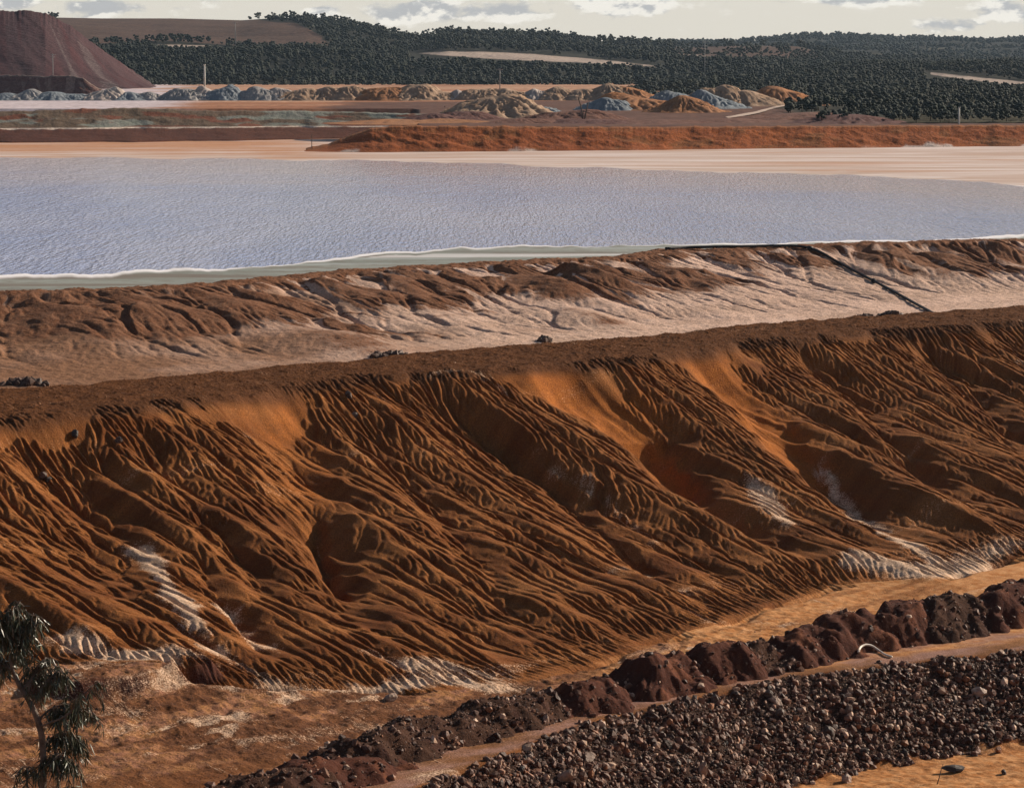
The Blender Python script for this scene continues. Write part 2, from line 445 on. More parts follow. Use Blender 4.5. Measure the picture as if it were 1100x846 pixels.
BROWN = ((.190, .060, .013), (.215, .060, .011), (.165, .068, .020))
mat_front = soil_mat('eroded_tailings', BROWN, [
    ('orange', (.38, .125, .022), (.28, .09, .018)),
    ('topm', (.125, .048, .016), (.090, .034, .012)),
    ('apron', (.185, .075, .030), (.105, .042, .02)),
    ('ochre', (.34, .16, .06), (.26, .12, .075)),
    ('roadm', (.24, .105, .042), (.17, .075, .03)),
    ('sand', (.56, .29, .125), (.38, .145, .038)),
    ('pink', (.33, .19, .15), (.27, .14, .10)),
    ('redbank', (.085, .028, .018), (.07, .026, .017)),
    ('pale', (.66, .48, .35), (.52, .34, .22)),
    ('gravel', (.058, .028, .018), (.036, .019, .013)),
], bumps=(9, .7, .12), big=.09, mottle=1.6, flow=(4.6, .30, .62, 1.8, True))
o = link('eroded_slope', grid_mesh('eroded_slope', X, Y, Z, mat_front, dict(orange=orange, apron=apron, roadm=roadm, sand=np.clip(sand, 0, 1), pink=pink, ochre=np.clip(apron * sstep(-.05, .35, fbm(U * .13, V * .5, 98, 4)) * .9, 0, 1), topm=sstep(.95, 1.0, T) * (V > v3) * .85, redbank=redbank, pale=np.clip(pale, 0, .8), gravel=gravel, flow=UW, along=V, calm=np.clip(np.maximum(np.maximum(orange, 1 - emask * 1.0), 0), 0, 1)), keep))
tag(o, kind='structure')

class Field:
    """height lookup on a regular u,v grid (v rows descending)"""
    def __init__(s, us, vs, Z): s.us, s.vs, s.Z = us, vs, Z
    def __call__(s, x, y):
        u, v = to_uv(np.asarray(x, float), np.asarray(y, float))
        i = np.clip(np.round((u - s.us[0]) / (s.us[1] - s.us[0])).astype(int), 0, len(s.us) - 1)
        j = np.clip(np.round((v - s.vs[0]) / (s.vs[1] - s.vs[0])).astype(int), 0, len(s.vs) - 1)
        return s.Z[j, i]
front_h = Field(us, vs_, Z)

def hit_field(f, px, py, d0, d1):
    dx, dy, dz = ray(px, py); s = np.linspace(d0, d1, 6000)
    x, y, z = dx * s, dy * s, CH + dz * s
    i = int(np.argmax(z < f(x, y))); return float(x[i]), float(y[i]), float(f(x[i], y[i]))

# ------------------------------------------------------------------ second embankment, pale sand slope
C2 = .15
us2 = np.arange(88, 282, C2); vs2 = np.arange(146, 226, C2)[::-1]
U2, V2 = np.meshgrid(us2, vs2)
m1, _ = M1(U2); m2, _ = M2(U2)
w = fbm(U2 * .12, V2 * .12, 150, 3) * 1.2
T2 = np.clip((V2 + w - m1) / (m2 - m1), 0, 1)
Z2 = 10.0 + 4.0 * (.50 * T2 + .50 * T2 ** 2.2)
Z2 = np.where(V2 + w < m1, 10.0 - .06 * (m1 - V2 - w), Z2)
Z2 = blur_rows(Z2, 12)
MUD = 13.15
back = sstep(2.0, 7.0, V2 - m2)
Z2 = np.where(V2 > m2, 14 + (MUD - .25 - 14) * back, Z2)
def hit2(px, py):
    dx, dy, dz = ray(px, py); s = np.linspace(200, 400, 4000)
    x, y, z = dx * s, dy * s, CH + dz * s; u, v = to_uv(x, y)
    a, _ = M1(u); b, _ = M2(u); t = np.clip((v - a) / (b - a), 0, 1); h = 10.0 + 4.0 * (.50 * t + .50 * t ** 2.2)
    i = int(np.argmax(z < h)); return float(u[i]), float(v[i])
# spurs / mounds standing proud of the slope
brown2 = np.zeros_like(Z2)
for px, py, ru, rv, hh in [(600, 318, 3.5, 7, 1.7), (640, 345, 2.5, 5, .8), (370, 372, 4.5, 6, 1.6), (120, 345, 6, 7, 1.0), (240, 330, 5, 6, .8), (450, 310, 6, 6, .9), (980, 285, 6, 7, 1.1), (1060, 275, 5, 6, .8), (730, 300, 5, 6, .5)]:
    a, b = hit2(px, py); g = np.exp(-((U2 - a) / ru) ** 2 - ((V2 - b) / rv) ** 2); Z2 += .5 * hh * g; brown2 = np.maximum(brown2, g * .9)
fan2 = np.zeros_like(Z2)
for n_, (px, py, L_, wd, hh) in enumerate([(600, 301, 13, .55, 3.0), (540, 290, 9, .45, .6), (690, 284, 11, .5, .7), (765, 277, 9, .5, .6), (835, 274, 7, .45, .5), (335, 306, 12, .5, .9), (212, 318, 12, .5, .8), (125, 324, 12, .55, .9), (30, 330, 13, .5, .9), (430, 298, 11, .5, .8), (920, 275, 9, .5, .7), (1000, 278, 10, .6, .8), (1075, 272, 10, .5, .8), (352, 348, 10, .6, .9), (-40, 325, 12, .5, .8), (1130, 275, 10, .5, .8), (480, 300, 8, .5, .5), (270, 318, 9, .45, .6), (650, 290, 7, .4, .4)]):
    a, b = hit2(px, py); s_ = b - V2; l_ = U2 - a - .35 * s_ + .8 * fbm(U2 * .15, V2 * .15, 196 + n_, 2)
    wid = wd * np.maximum(s_, 0) + .9; inn = np.clip(1 - np.abs(l_) / wid, 0, 1) * (s_ > -1.5)
    fade = sstep(L_ * 1.15, L_ * .35, s_ + 2.0 * fbm(U2 * .3, V2 * .1, 198, 2)) * sstep(-1.5, 1.0, s_)
    Z2 += (.62 if hh > 2 else .42) * hh * inn ** .9 * sstep(L_ * 1.15, 0, s_) * sstep(-1.5, .5, s_)
    stk = perlin(l_ / (wid + .5) * 8 + n_ * 7, s_ * .10, 199)
    fan2 = np.maximum(fan2, sstep(0, .22, inn) * fade * sstep(-.35, .10, stk + .55 * fade - .25))
Z2 += .35 * fbm(U2 * .11, V2 * .06, 161, 3) * sstep(0, .2, T2) * sstep(1, .9, T2)
Z2 += perlin(U2 * .8, V2 * .8, 177) * .05 + rng.normal(0, .01, Z2.shape)
mk = sstep(.03, .15, T2) * sstep(1.0, .93, T2)
Z2, UA2 = erode(Z2, mk, 10, .008, m=.5, rain=.3, diff=.03, maxd=.05, repose=1.2, cell=C2, seed=9)
UA2 = flow_coord(blur_cols(blur_rows(Z2, 15), 15), mk, bias=.25, cell=C2)
UW2 = np.interp(UA2, np.arange(len(us2)), us2)
spur = np.clip(fan2 + .5 * sstep(-.05, .5, fbm(UW2 * .10, V2 * .07, 194, 3)) + brown2 + .5 * sstep(.85, 1.0, T2), 0, 1)
Z2 += mk * (.42 * (1 - 1.6 * np.abs(perlin(UW2 * .55 + .3 * fbm(U2 * .3, V2 * .3, 179, 2), V2 * .10, 180))) + .20 * np.abs(perlin(UW2 * 1.2, V2 * .18, 181))) * (.15 + .85 * spur) * sstep(.05, .4, T2)
Z2, _u = erode(Z2, mk, 8, .016, m=.42, rain=.6, diff=.006, maxd=.04, repose=1.3, cell=C2, seed=10, cap=30)
Z2 += .05 * fbm(U2 * 1.3, V2 * 1.3, 163, 3)
Z2 += sstep(.93, 1, T2) * (1 - back) * (.22 * fbm(U2 * .35, V2 * .5, 165, 4) + rng.normal(0, .03, Z2.shape))
st2 = fbm(UW2 * .55, V2 * .05, 191, 4); lo2 = fbm(U2 * .045, V2 * .06, 192, 3)
left2 = sstep(185, 120, U2)
brown2 = np.clip(brown2 * .8 + sstep(.86, 1.0, T2 + .22 * st2) + .9 * fan2 + .45 * spur * sstep(.0, .4, st2) * sstep(.2, .5, T2) + left2 * .25 * sstep(.1, .5, T2), 0, 1)
brown2 = np.where(V2 > m2 - .5, 1, brown2)
tan2 = np.clip(left2 * .8 + .4 * fbm(U2 * .08, V2 * .1, 193, 3), 0, 1)
X2, Y2 = to_xy(U2, V2); sx, sy = project(X2, Y2, Z2)
keep = (sx > -260) & (sx < 1420) & (sy < 480)
mat2 = soil_mat('pale_tailings', ((.54, .37, .29), (.45, .30, .22), (.60, .45, .38)), [
    ('tan2', (.26, .135, .075), (.21, .105, .058)), ('brown2', (.150, .062, .030), (.205, .10, .056))], bumps=(3, .6, .2), big=.05, mottle=.8, flow=(2.4, .14, .18, 1.4, True))
o = tag(link('sand_embankment', grid_mesh('sand_embankment', X2, Y2, Z2, mat2, dict(tan2=tan2, brown2=brown2, flow=UW2, along=V2, calm=1 - mk), keep)), kind='structure')
emb_h = Field(us2, vs2, Z2)

# ------------------------------------------------------------------ pond
WZ = 13.22
def plan(pts, z):
    p = np.array(pts, float); x, y = on_z(p[:, 0], p[:, 1], z); o = np.argsort(x / y)
    return (x / y)[o], y[o]
near_sh = plan([(-300, 312), (-100, 303), (0, 297), (80, 294), (150, 291), (230, 289), (300, 284), (350, 277), (400, 271), (470, 268), (520, 265), (600, 264.5), (700, 264), (780, 262), (850, 260.5), (930, 259), (1000, 257), (1060, 254), (1100, 250), (1250, 243), (1400, 238)], WZ)
far_sh = plan([(-300, 168), (0, 169), (180, 170), (350, 172), (500, 175), (620, 180), (740, 184), (850, 187), (950, 190), (1020, 193), (1100, 200), (1250, 208), (1400, 214)], WZ)
av = np.linspace(-.30, .30, 700)
def ridge1(a, seed, amp, fr):
    return amp * fbm(a * fr, a * 0 + seed * 1.7, seed, 4)
nd = np.interp(av, *near_sh) + ridge1(av, 301, 5, 60); fd = np.interp(av, *far_sh) + ridge1(av, 303, 9, 45)
rows = np.linspace(0, 1, 90)[:, None]
D = nd[None] * (fd / nd)[None] ** rows
wm = NT('pond_water'); wm.set(Roughness=.10, IOR=1.33)
wm.b.inputs['Specular IOR Level'].default_value = .5
wn = wm.noise(.05, 3, .5, stretch=(1, .35, 1))
wm.color(wm.mix(wm.attr('shallow'), wm.mix(wm.ramp(wn, .35, .65), (.29, .36, .62), (.38, .43, .65)), (.52, .45, .50)))
h1 = wm.noise(2.4, 3, .62, stretch=(1.0, .12, 1), rot=(0, 0, .04)); h2 = wm.noise(.3, 2, .5, stretch=(1, .25, 1))
wm.bump(wm.math('ADD', h1, wm.math('MULTIPLY', h2, .8)), 1.0, .9)
sh_ = np.clip(sstep(.55, 1.0, rows * np.ones_like(D) + .10 * fbm(av[None] * D * .01, D * .04, 305, 4) + .25 * sstep(.06, .19, av)[None]) , 0, 1)
tag(link('pond_water', grid_mesh('pond_water', av[None] * D, D, np.full_like(D, WZ), wm.m, dict(shallow=sh_))), kind='structure')

# mud and salt around the pond (one sheet under the water)
d = np.concatenate([np.linspace(236, 330, 190), np.linspace(330, 560, 90)[1:], np.linspace(560, 790, 150)[1:]])[:, None]
A = np.broadcast_to(np.linspace(-.28, .28, 560)[None], (len(d), 560)); Dd = np.broadcast_to(d, A.shape)
nd2 = np.interp(A, av, nd); fd2 = np.interp(A, av, fd)
XX = A * Dd
e_near = nd2 - Dd; e_far = Dd - fd2
nz = fbm(XX * .03, Dd * .05, 311, 4)
thk = 8.0 * np.clip(.55 + 1.1 * fbm(XX * .022, Dd * .0 + 2.2, 318, 3), .4, 1.6)
salt = sstep(thk, thk * .3, e_near + 3.5 * nz) * (e_near > -4) * np.clip(1.1 + .8 * fbm(XX * .05, Dd * .4, 312, 3), 0, 1)
salt = np.maximum(salt, sstep(14, 2, e_far + 16 * nz) * (e_far > -10) * .6 * sstep(.05, .15, A + .05 * nz) * sstep(-.1, .3, fbm(XX * .02, Dd * .1, 314, 3)))
bars = fbm(XX * .012, Dd * .10, 313, 4)
salt = np.maximum(salt, (e_near > 6) * sstep(.25, .6, bars) * .5)
beach = sstep(-12, 4, e_far + 3 * nz)
rust = sstep(-25, 40, e_far + 50 * fbm(XX * .006, Dd * .04, 315, 4) - 10) * sstep(-.045, -.085, A + .01 * nz)
rust = np.maximum(rust, sstep(.25, .6, fbm(XX * .008, Dd * .05, 317, 4)) * (e_far > 15) * .55)
e_sh = np.maximum(e_near, e_far)
mz = WZ + np.clip(e_sh * .02, -.5, .04) + np.clip(e_far - 4, 0, 400) * .001
mud = NT('salt_mud'); n1 = mud.noise(.12, 6, .62, stretch=(.22, 1.6, 1)); n2 = mud.noise(1.2, 4, .6, stretch=(.4, 1.4, 1))
c = mud.mix(mud.ramp(n1, .3, .7), (.21, .225, .19), (.30, .315, .275)); c = mud.mix(mud.math('MULTIPLY', mud.ramp(n2, .48, .66), .75), c, (.15, .105, .07))
n5 = mud.noise(.16, 4, .6, stretch=(.22, 1.3, 1)); c = mud.mix(mud.math('MULTIPLY', mud.ramp(n5, .5, .62), .8), c, (.17, .13, .095)); c = mud.mix(mud.math('MULTIPLY', mud.ramp(n5, .44, .34), .5), c, (.42, .46, .46))
c = mud.mix(mud.attr('beach'), c, mud.mix(mud.ramp(n1, .35, .62), (.72, .61, .56), (.50, .34, .25)))
c = mud.mix(mud.math('MULTIPLY', mud.attr('rust'), mud.ramp(n1, .2, .65)), c, mud.mix(mud.ramp(n2, .3, .7), (.42, .14, .035), (.56, .28, .11)))
c = mud.mix(mud.attr('salt'), c, (.90, .87, .88)); mud.color(c); mud.set(Roughness=.55); mud.b.inputs['Specular IOR Level'].default_value = .3
mud.bump(n2, .25, .1)
mu_, mv_ = to_uv(XX, Dd)
tag(link('mud_flat', grid_mesh('mud_flat', XX, Dd, mz, mud.m, dict(salt=np.clip(salt, 0, 1), beach=beach, rust=rust), mv_ > M2(mu_)[0] + 3.5)), kind='structure')

# ------------------------------------------------------------------ far embankment and far terrace
def crest_at(base, crest, run):
    """give a crest drawn in the picture its height from a fixed run behind the bank's foot"""
    b = np.array(base, float); bx, by = on_z(b[:, 0], b[:, 1], b[:, 2]); out = []
    for px, py in crest:
        d_ = float(np.interp(px, b[:, 0], by)) + run; out.append((px, py, at_depth(px, py, d_)[2]))
    return out
def strip(name, base, crest, mat_, extra_top, rows=46, cols=1500, seed=400, passes=9, k=.005, arange=None, attrs_fn=None, rough=.3, drop=0):
    """an eroded bank between a base and a crest polyline (pixel, pixel, height)"""
    b = np.array(base, float); c_ = np.array(crest, float)
    bx, by = on_z(b[:, 0], b[:, 1], b[:, 2]); cx_, cy_ = on_z(c_[:, 0], c_[:, 1], c_[:, 2])
    a = np.linspace(*(arange or (min(bx / by), max(bx / by))), cols)
    ib = lambda q: np.interp(a, bx / by, q); ic = lambda q: np.interp(a, cx_ / cy_, q)
    yb, zb = ib(by), ib(b[:, 2]); yc, zc = ic(cy_), ic(c_[:, 2])
    wob = fbm(a * 45, a * 0 + 3.3, seed, 3)
    yb = yb + wob * (yc - yb) * .25; zn = fbm(a * 160, a * 0, seed + 2, 4) * rough
    t = np.concatenate([np.linspace(1.0 + extra_top / 10, 1.06, 8), np.linspace(1, -.08, rows)])[:, None]
    Yg = yb + (yc - yb) * np.clip(t, None, 1.0) + np.maximum(t - 1, 0) * 10 * 1.0
    tt = np.clip(t, 0, 1); Zg = zb + (zc - zb) * (.75 * tt + .25 * tt ** 2) - np.where(t < 0, .4, 0) - np.where(t > 1.5, drop, 0)
    Ag = np.broadcast_to(a, Yg.shape)
    Zg = Zg + (fbm(Ag * 150, t * 4 + Ag * 55, seed + 5, 4) * .34 + fbm(Ag * 40, t * 1.5 + Ag * 0, seed + 7, 3) * .5) * (zc - zb) / 5 * sstep(0, .3, tt) * sstep(1, .8, tt)
    Zg = Zg + zn * np.where(t > 1, 1, tt ** 7)
    mk = sstep(0, .1, tt) * (t <= 1.0)
    Zg, ua = erode(Zg, mk * np.ones_like(Zg), passes, k, m=.5, rain=.4, diff=.06, maxd=.08, repose=1.2, cell=.25, seed=seed)
    Xg = Ag * Yg
    at = attrs_fn(Xg, Yg, Ag, tt * np.ones_like(Zg), ua) if attrs_fn else {}
    return tag(link(name, grid_mesh(name, Xg, Yg, Zg, mat_, at)), kind='structure'), (a, yc, zc)

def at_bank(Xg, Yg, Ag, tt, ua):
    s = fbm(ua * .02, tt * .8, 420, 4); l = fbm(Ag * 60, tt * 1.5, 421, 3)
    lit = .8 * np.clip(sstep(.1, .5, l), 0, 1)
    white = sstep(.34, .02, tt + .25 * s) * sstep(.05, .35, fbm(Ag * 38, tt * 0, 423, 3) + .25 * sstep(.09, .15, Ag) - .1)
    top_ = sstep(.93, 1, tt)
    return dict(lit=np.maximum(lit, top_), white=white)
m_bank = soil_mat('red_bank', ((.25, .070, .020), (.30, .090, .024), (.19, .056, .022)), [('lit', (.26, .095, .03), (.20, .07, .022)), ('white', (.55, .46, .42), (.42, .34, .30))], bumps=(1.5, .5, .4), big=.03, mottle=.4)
FB = [(325, 163.2, 13.3), (420, 163.4, 13.3), (500, 163.2, 13.3), (600, 162.4, 13.3), (700, 161.4, 13.3), (900, 159.5, 13.3), (1000, 158.7, 13.3), (1100, 158, 13.3), (1300, 157, 13.3)]
strip('far_embankment', FB, crest_at(FB, [(325, 161.5), (352, 156), (378, 146), (400, 138.5), (430, 136), (500, 136.5), (600, 137.5), (700, 137.5), (900, 136.5), (1100, 135.5), (1300, 133)], 12),
      m_bank, 12, cols=1700, passes=2, attrs_fn=at_bank)
m_dark = soil_mat('dark_red_bank', ((.070, .022, .014), (.095, .033, .018), (.055, .02, .014)), [], bumps=(1.2, .5, .4), big=.03, mottle=.3)
strip('low_bank', [(-250, 153, 13.7), (0, 152, 13.7), (150, 151, 13.7), (300, 149, 13.7), (420, 147, 13.7)], [(-250, 141.5, 15.8), (0, 140.5, 15.8), (150, 139, 15.8), (300, 138, 15.8), (420, 137, 15.8)], m_dark, 14, passes=1, rows=26, cols=900, seed=430)
def at_mott(Xg, Yg, Ag, tt, ua):
    return dict(ash=sstep(-.1, .3, fbm(Xg * .05, tt * 1.8, 441, 4)), redd=sstep(.1, .4, fbm(Xg * .06 + 9, tt * 2.2, 443, 4)), edge=sstep(.10, .03, tt))
m_mott = soil_mat('mottled_bank', ((.13, .095, .065), (.10, .065, .045), (.16, .12, .09)), [('ash', (.155, .175, .15), (.20, .20, .18)), ('redd', (.13, .045, .026), (.16, .065, .04)), ('edge', (.62, .54, .48), (.5, .4, .33))], bumps=(1.0, .5, .5), big=.03, mottle=.3)
MB = [(-250, 140, 15.9), (0, 139, 15.9), (150, 137.5, 15.9), (300, 136.5, 15.9), (420, 136, 15.9), (560, 136, 16.5)]
strip('mottled_bank', MB, crest_at(MB, [(-250, 121), (0, 121), (60, 119), (130, 117), (180, 118), (210, 120), (300, 120), (370, 121), (480, 124), (560, 128)], 15), m_mott, 14, passes=1, rows=34, cols=1100, seed=440, attrs_fn=at_mott)
# terrace behind
d = np.geomspace(668, 1600, 150)[:, None]; a = np.linspace(-.30, .30, 420)[None]
Dd = d * np.ones_like(a); A = a * np.ones_like(d); XX = A * Dd
tz = 17.7 + 1.9 * sstep(690, 830, Dd) + .12 * fbm(XX * .02, Dd * .02, 450, 3)
tz = np.where(A < -.035, np.where(Dd < 800, 13.0, 19.5), tz)
pk = sstep(-.5, .2, fbm(XX * .004, Dd * .015, 451, 4)); lil = sstep(-.10, -.14, A + .02 * fbm(XX * .01, Dd * .02, 453, 3))
m_ter = soil_mat('terrace_sand', ((.30, .13, .07), (.36, .17, .09), (.22, .09, .05)), [('pk', (.50, .30, .20), (.38, .21, .13)), ('lil', (.58, .52, .56), (.50, .42, .44)), ('mid', (.135, .070, .052), (.10, .046, .034)), ('brush', (.022, .024, .016), (.034, .03, .02))], bumps=(.6, .3, .3), big=.01, mottle=.06)
tag(link('terrace', grid_mesh('terrace', XX, Dd, tz, m_ter, dict(pk=pk * (A > -.14) * np.where((A > -.06) & (Dd < 960), .25, 1), lil=lil, mid=sstep(-.075, -.05, A + .01 * fbm(XX * .02, Dd * .02, 456, 3)) * sstep(1010, 930, Dd + 60 * fbm(XX * .01, Dd * .01, 457, 3)) * .92, brush=sstep(.095, .115, A + .02 * fbm(XX * .02, Dd * .02, 455, 3)) * (Dd > 730)))), kind='structure')
def terrace_z(d_, a_=0): return 17.7 + 1.9 * float(sstep(690, 830, np.array(float(d_))))

# base ground to the horizon and the near hillside the camera stands on
gr = np.geomspace(4, 6300, 150)[:, None]; ga = np.linspace(-math.pi, math.pi, 361)[None]
gx = gr * np.sin(ga); gy = gr * np.cos(ga); rr_ = gr * np.ones_like(ga)
gz = np.interp(rr_, [0, 190, 260, 330, 640, 720, 900, 14000], [-9, -8, 2, 9, 11, 12, 16.5, 16.5])
m_ground = soil_mat('open_ground', ((.12, .075, .04), (.09, .07, .035), (.15, .09, .05)), [], bumps=(.5, .3, .3), big=.004, mottle=.05)
tag(link('ground', grid_mesh('ground', gx, gy, gz, m_ground)), kind='structure')
hx, hy = np.meshgrid(np.linspace(-70, 70, 160), np.linspace(-25, 126, 170))
hz = np.where(hy > 0, 32.2 - .300 * hy, 32.2) + .35 * fbm(hx * .1, hy * .1, 460, 4) * sstep(0, 10, hy)
tag(link('near_hillside', grid_mesh('near_hillside', hx, hy, hz, simple_mat('hill_soil', (.12, .06, .03), (.2, .11, .06), .4, local=False))), kind='structure')

# ------------------------------------------------------------------ far hills
def hill(name, prof, d_base, d_top, mat_, z_base=17, attrs_fn=None, seed=500, rough=5.0, cols=420, rows=110, power=.85, back=500):
    p = np.array(prof, float)
    a = np.linspace((p[0, 0] - CX) / F, (p[-1, 0] - CX) / F, cols)
    tops = np.array([at_depth(q[0], q[1], d_top) for q in p])
    zt = np.interp(a, tops[:, 0] / tops[:, 1], tops[:, 2])
    t = np.concatenate([np.linspace(0, 1, rows), 1 + np.linspace(0, 1, 14)[1:]])[:, None]
    dd = np.where(t <= 1, d_base + (d_top - d_base) * t, d_top + (t - 1) * back) * np.ones_like(a)
    s = np.where(t <= 1, t ** power, 1 - .9 * (t - 1)) * np.ones_like(a)
    Ag = a * np.ones_like(t); Xg = Ag * dd
    z = z_base + (zt - z_base) * s + rough * fbm(Xg * .006, dd * .006, seed, 4) * sstep(0, .15, s) * sstep(1.0, .75, s)
    sx, sy = project(Xg, dd, z)
    at = attrs_fn(Xg, dd, sx, sy) if attrs_fn else {}
    o = tag(link(name, grid_mesh(name, Xg, dd, z, mat_, at)), kind='structure')
    return dict(X=Xg, Y=dd, Z=z, sx=sx, sy=sy, at=at, t=t * np.ones_like(a))

def box_mask(sx, sy, poly_x, top, bot, nz=0):
    tp = np.interp(sx, poly_x, top); bt = np.interp(sx, poly_x, bot)
    return ((sx > poly_x[0]) & (sx < poly_x[-1])) * sstep(-.8, .8, sy + nz - tp) * sstep(.8, -.8, sy + nz - bt)

m_forest = soil_mat('forest_floor', ((.016, .018, .012), (.022, .022, .014), (.013, .016, .010)), [
    ('bare', (.105, .062, .045), (.075, .045, .035)), ('white', (.46, .37, .31), (.36, .29, .25)), ('grass_sunpatch', (.065, .052, .025), (.045, .040, .02))], bumps=(.15, .6, 2.0), big=.006, mottle=.05)
def at_A(X_, D_, sx, sy):
    nz = 2.0 * fbm(X_ * .01, D_ * .01, 511, 3)
    bare = box_mask(sx, sy, [60, 100, 180, 260, 320, 358], [18, 18, 18, 20, 26, 48], [44, 48, 44, 48, 52, 53], nz)
    white = box_mask(sx, sy, [450, 480, 520, 570, 620, 665, 690, 710], [57, 55.5, 56, 58, 62, 66, 69, 71.5], [57.5, 60, 63, 65.5, 67.5, 69.5, 71, 72], nz * .35)
    white = np.maximum(white, .8 * box_mask(sx, sy, [170, 190, 215, 240], [48, 47.5, 48.5, 50], [49, 51, 51.5, 51], nz * .2))
    white = np.maximum(white, .6 * box_mask(sx, sy, [725, 740, 780, 805], [57, 58, 62, 65], [59, 61, 65, 67], nz * .2))
    bare = np.maximum(bare, .8 * box_mask(sx, sy, [725, 760, 850, 885], [50, 47, 48, 58], [64, 68, 68, 62], nz))
    clear = box_mask(sx, sy, [440, 480, 520, 570, 620, 665, 690, 715], [56, 54.5, 55, 57, 61, 65, 68, 71], [66, 68, 71, 73.5, 75.5, 76, 76, 76])
    clear = np.maximum(clear, box_mask(sx, sy, [165, 190, 215, 245], [47, 46.5, 47.5, 49], [55, 56, 56, 56]))
    return dict(bare=np.clip(bare, 0, 1), white=np.clip(white, 0, 1), grass_sunpatch=0 * bare, clear=clear)
hA = hill('forest_hill', [(-250, 26), (0, 24), (60, 19), (110, 20), (185, 20), (260, 22), (290, 20), (330, 19), (380, 26), (420, 36), (450, 42), (480, 35), (540, 37), (590, 38), (620, 42), (650, 45), (690, 46), (740, 51), (800, 49), (860, 50), (910, 62), (1000, 66), (1100, 70), (1350, 74)], 1500, 2500, m_forest, attrs_fn=at_A, seed=520)
def at_B(X_, D_, sx, sy):
    nz = 2.0 * fbm(X_ * .01, D_ * .01, 513, 3)
    return dict(bare=0 * sx, white=0 * sx, grass_sunpatch=np.clip(sstep(0.1, .4, fbm(X_ * .006, D_ * .004, 515, 3)) * box_mask(sx, sy, [870, 890, 980, 1100], [48, 50, 52, 50], [60, 68, 66, 60], nz), 0, 1))  # the grass tone here paints a yellow sunlit patch onto the hill
hB = hill('distant_hill', [(560, 52), (650, 48), (720, 46), (790, 46), (830, 42), (860, 39), (900, 38), (960, 41), (1000, 42), (1060, 44), (1100, 42), (1200, 38), (1350, 44)], 2600, 4200, m_forest, attrs_fn=at_B, seed=540, rough=8)
def at_C(X_, D_, sx, sy):
    nz = 1.5 * fbm(X_ * .02, D_ * .02, 517, 3)
    road_ = box_mask(sx, sy, [1000, 1030, 1060, 1100, 1160], [78, 81, 84, 88, 92], [80.5, 84.5, 88, 93, 97], nz * .3)
    return dict(bare=sstep(.2, .5, fbm(X_ * .01, D_ * .01, 519, 3)) * .3 * (sx < 1010), white=np.clip(road_, 0, 1), grass_sunpatch=0 * sx, clear=box_mask(sx, sy, [995, 1030, 1060, 1100, 1160], [77, 80, 83, 87, 91], [88, 92, 95, 99, 104]))
hC = hill('wooded_rise', [(640, 110), (700, 92), (780, 80), (860, 74), (930, 70), (1000, 72), (1060, 70), (1100, 68), (1350, 60)], 1000, 1750, m_forest, attrs_fn=at_C, seed=560, rough=3)
def at_D(X_, D_, sx, sy):
    return dict(bare=0 * sx, white=0 * sx, grass_sunpatch=np.clip(.95 + .6 * fbm(X_ * .03, D_ * .03, 521, 3), 0, 1) * sstep(800, 960, sx))
hD = hill('grassy_rise', [(880, 137), (920, 118), (950, 105), (990, 97), (1040, 94), (1080, 96), (1120, 101), (1250, 108), (1350, 116)], 700, 1080, m_forest, z_base=17.9, attrs_fn=at_D, seed=580, rough=1.2)

# purple waste dump on the left, streaked by rolling rock, with sunlight painted as paler grey on its right flank
prof = [(-260, 20), (-60, 16), (0, 13), (30, 12), (48, 14), (75, 30), (110, 55), (150, 82), (185, 103)]
p = np.array(prof, float); a = np.linspace((p[0, 0] - CX) / F, (p[-1, 0] - CX) / F, 620)
tops = np.array([at_depth(q[0], q[1], 1420) for q in p]); zt = np.interp(a, tops[:, 0] / tops[:, 1], tops[:, 2])
t = np.concatenate([1 + np.linspace(1, 0, 12)[:-1], np.linspace(1, 0, 130)])[:, None]
dd = np.where(t <= 1, 1290 + 130 * t, 1420 + (t - 1) * 160) * np.ones_like(a); Ag = a * np.ones_like(t); Xg = Ag * dd
zz = 17 + (zt - 17) * np.where(t <= 1, t ** 1.05, 1 - .3 * (t - 1)) + 1.6 * fbm(Xg * .03 + t * 1.6, t * 1.5 + Xg * 0, 603, 4) + .5 * fbm(a * 700, a * 0, 601, 3) * np.clip(t, 0, 1) ** 10
zz, ua = erode(zz, (t <= 1) * sstep(0, .1, t) * np.ones_like(zz), 0, .006, rain=.4, diff=.06, maxd=.12, cell=.6, seed=61)
ps = fbm(ua * .09, t * .8 * np.ones_like(zz), 605, 4)
m_dump = soil_mat('purple_waste', ((.062, .030, .033), (.048, .024, .028), (.078, .040, .042)), [('gs', (.13, .095, .095), (.10, .072, .072)), ('rs', (.085, .028, .030), (.07, .024, .026))], bumps=(.4, .6, 1.0), big=.02, mottle=.15, flow=(1.7, .10, .16, .5, False))
tag(link('waste_hill', grid_mesh('waste_hill', Xg, dd, zz, m_dump, dict(gs=.7 * sstep(.1, .7, ps + .35 * sstep(-.16, -.13, Ag) - .1), rs=.6 * sstep(.0, .6, -ps), flow=Ag * 420 + t * 60, along=t * 20 + 0 * zz, calm=0 * zz))), kind='structure')
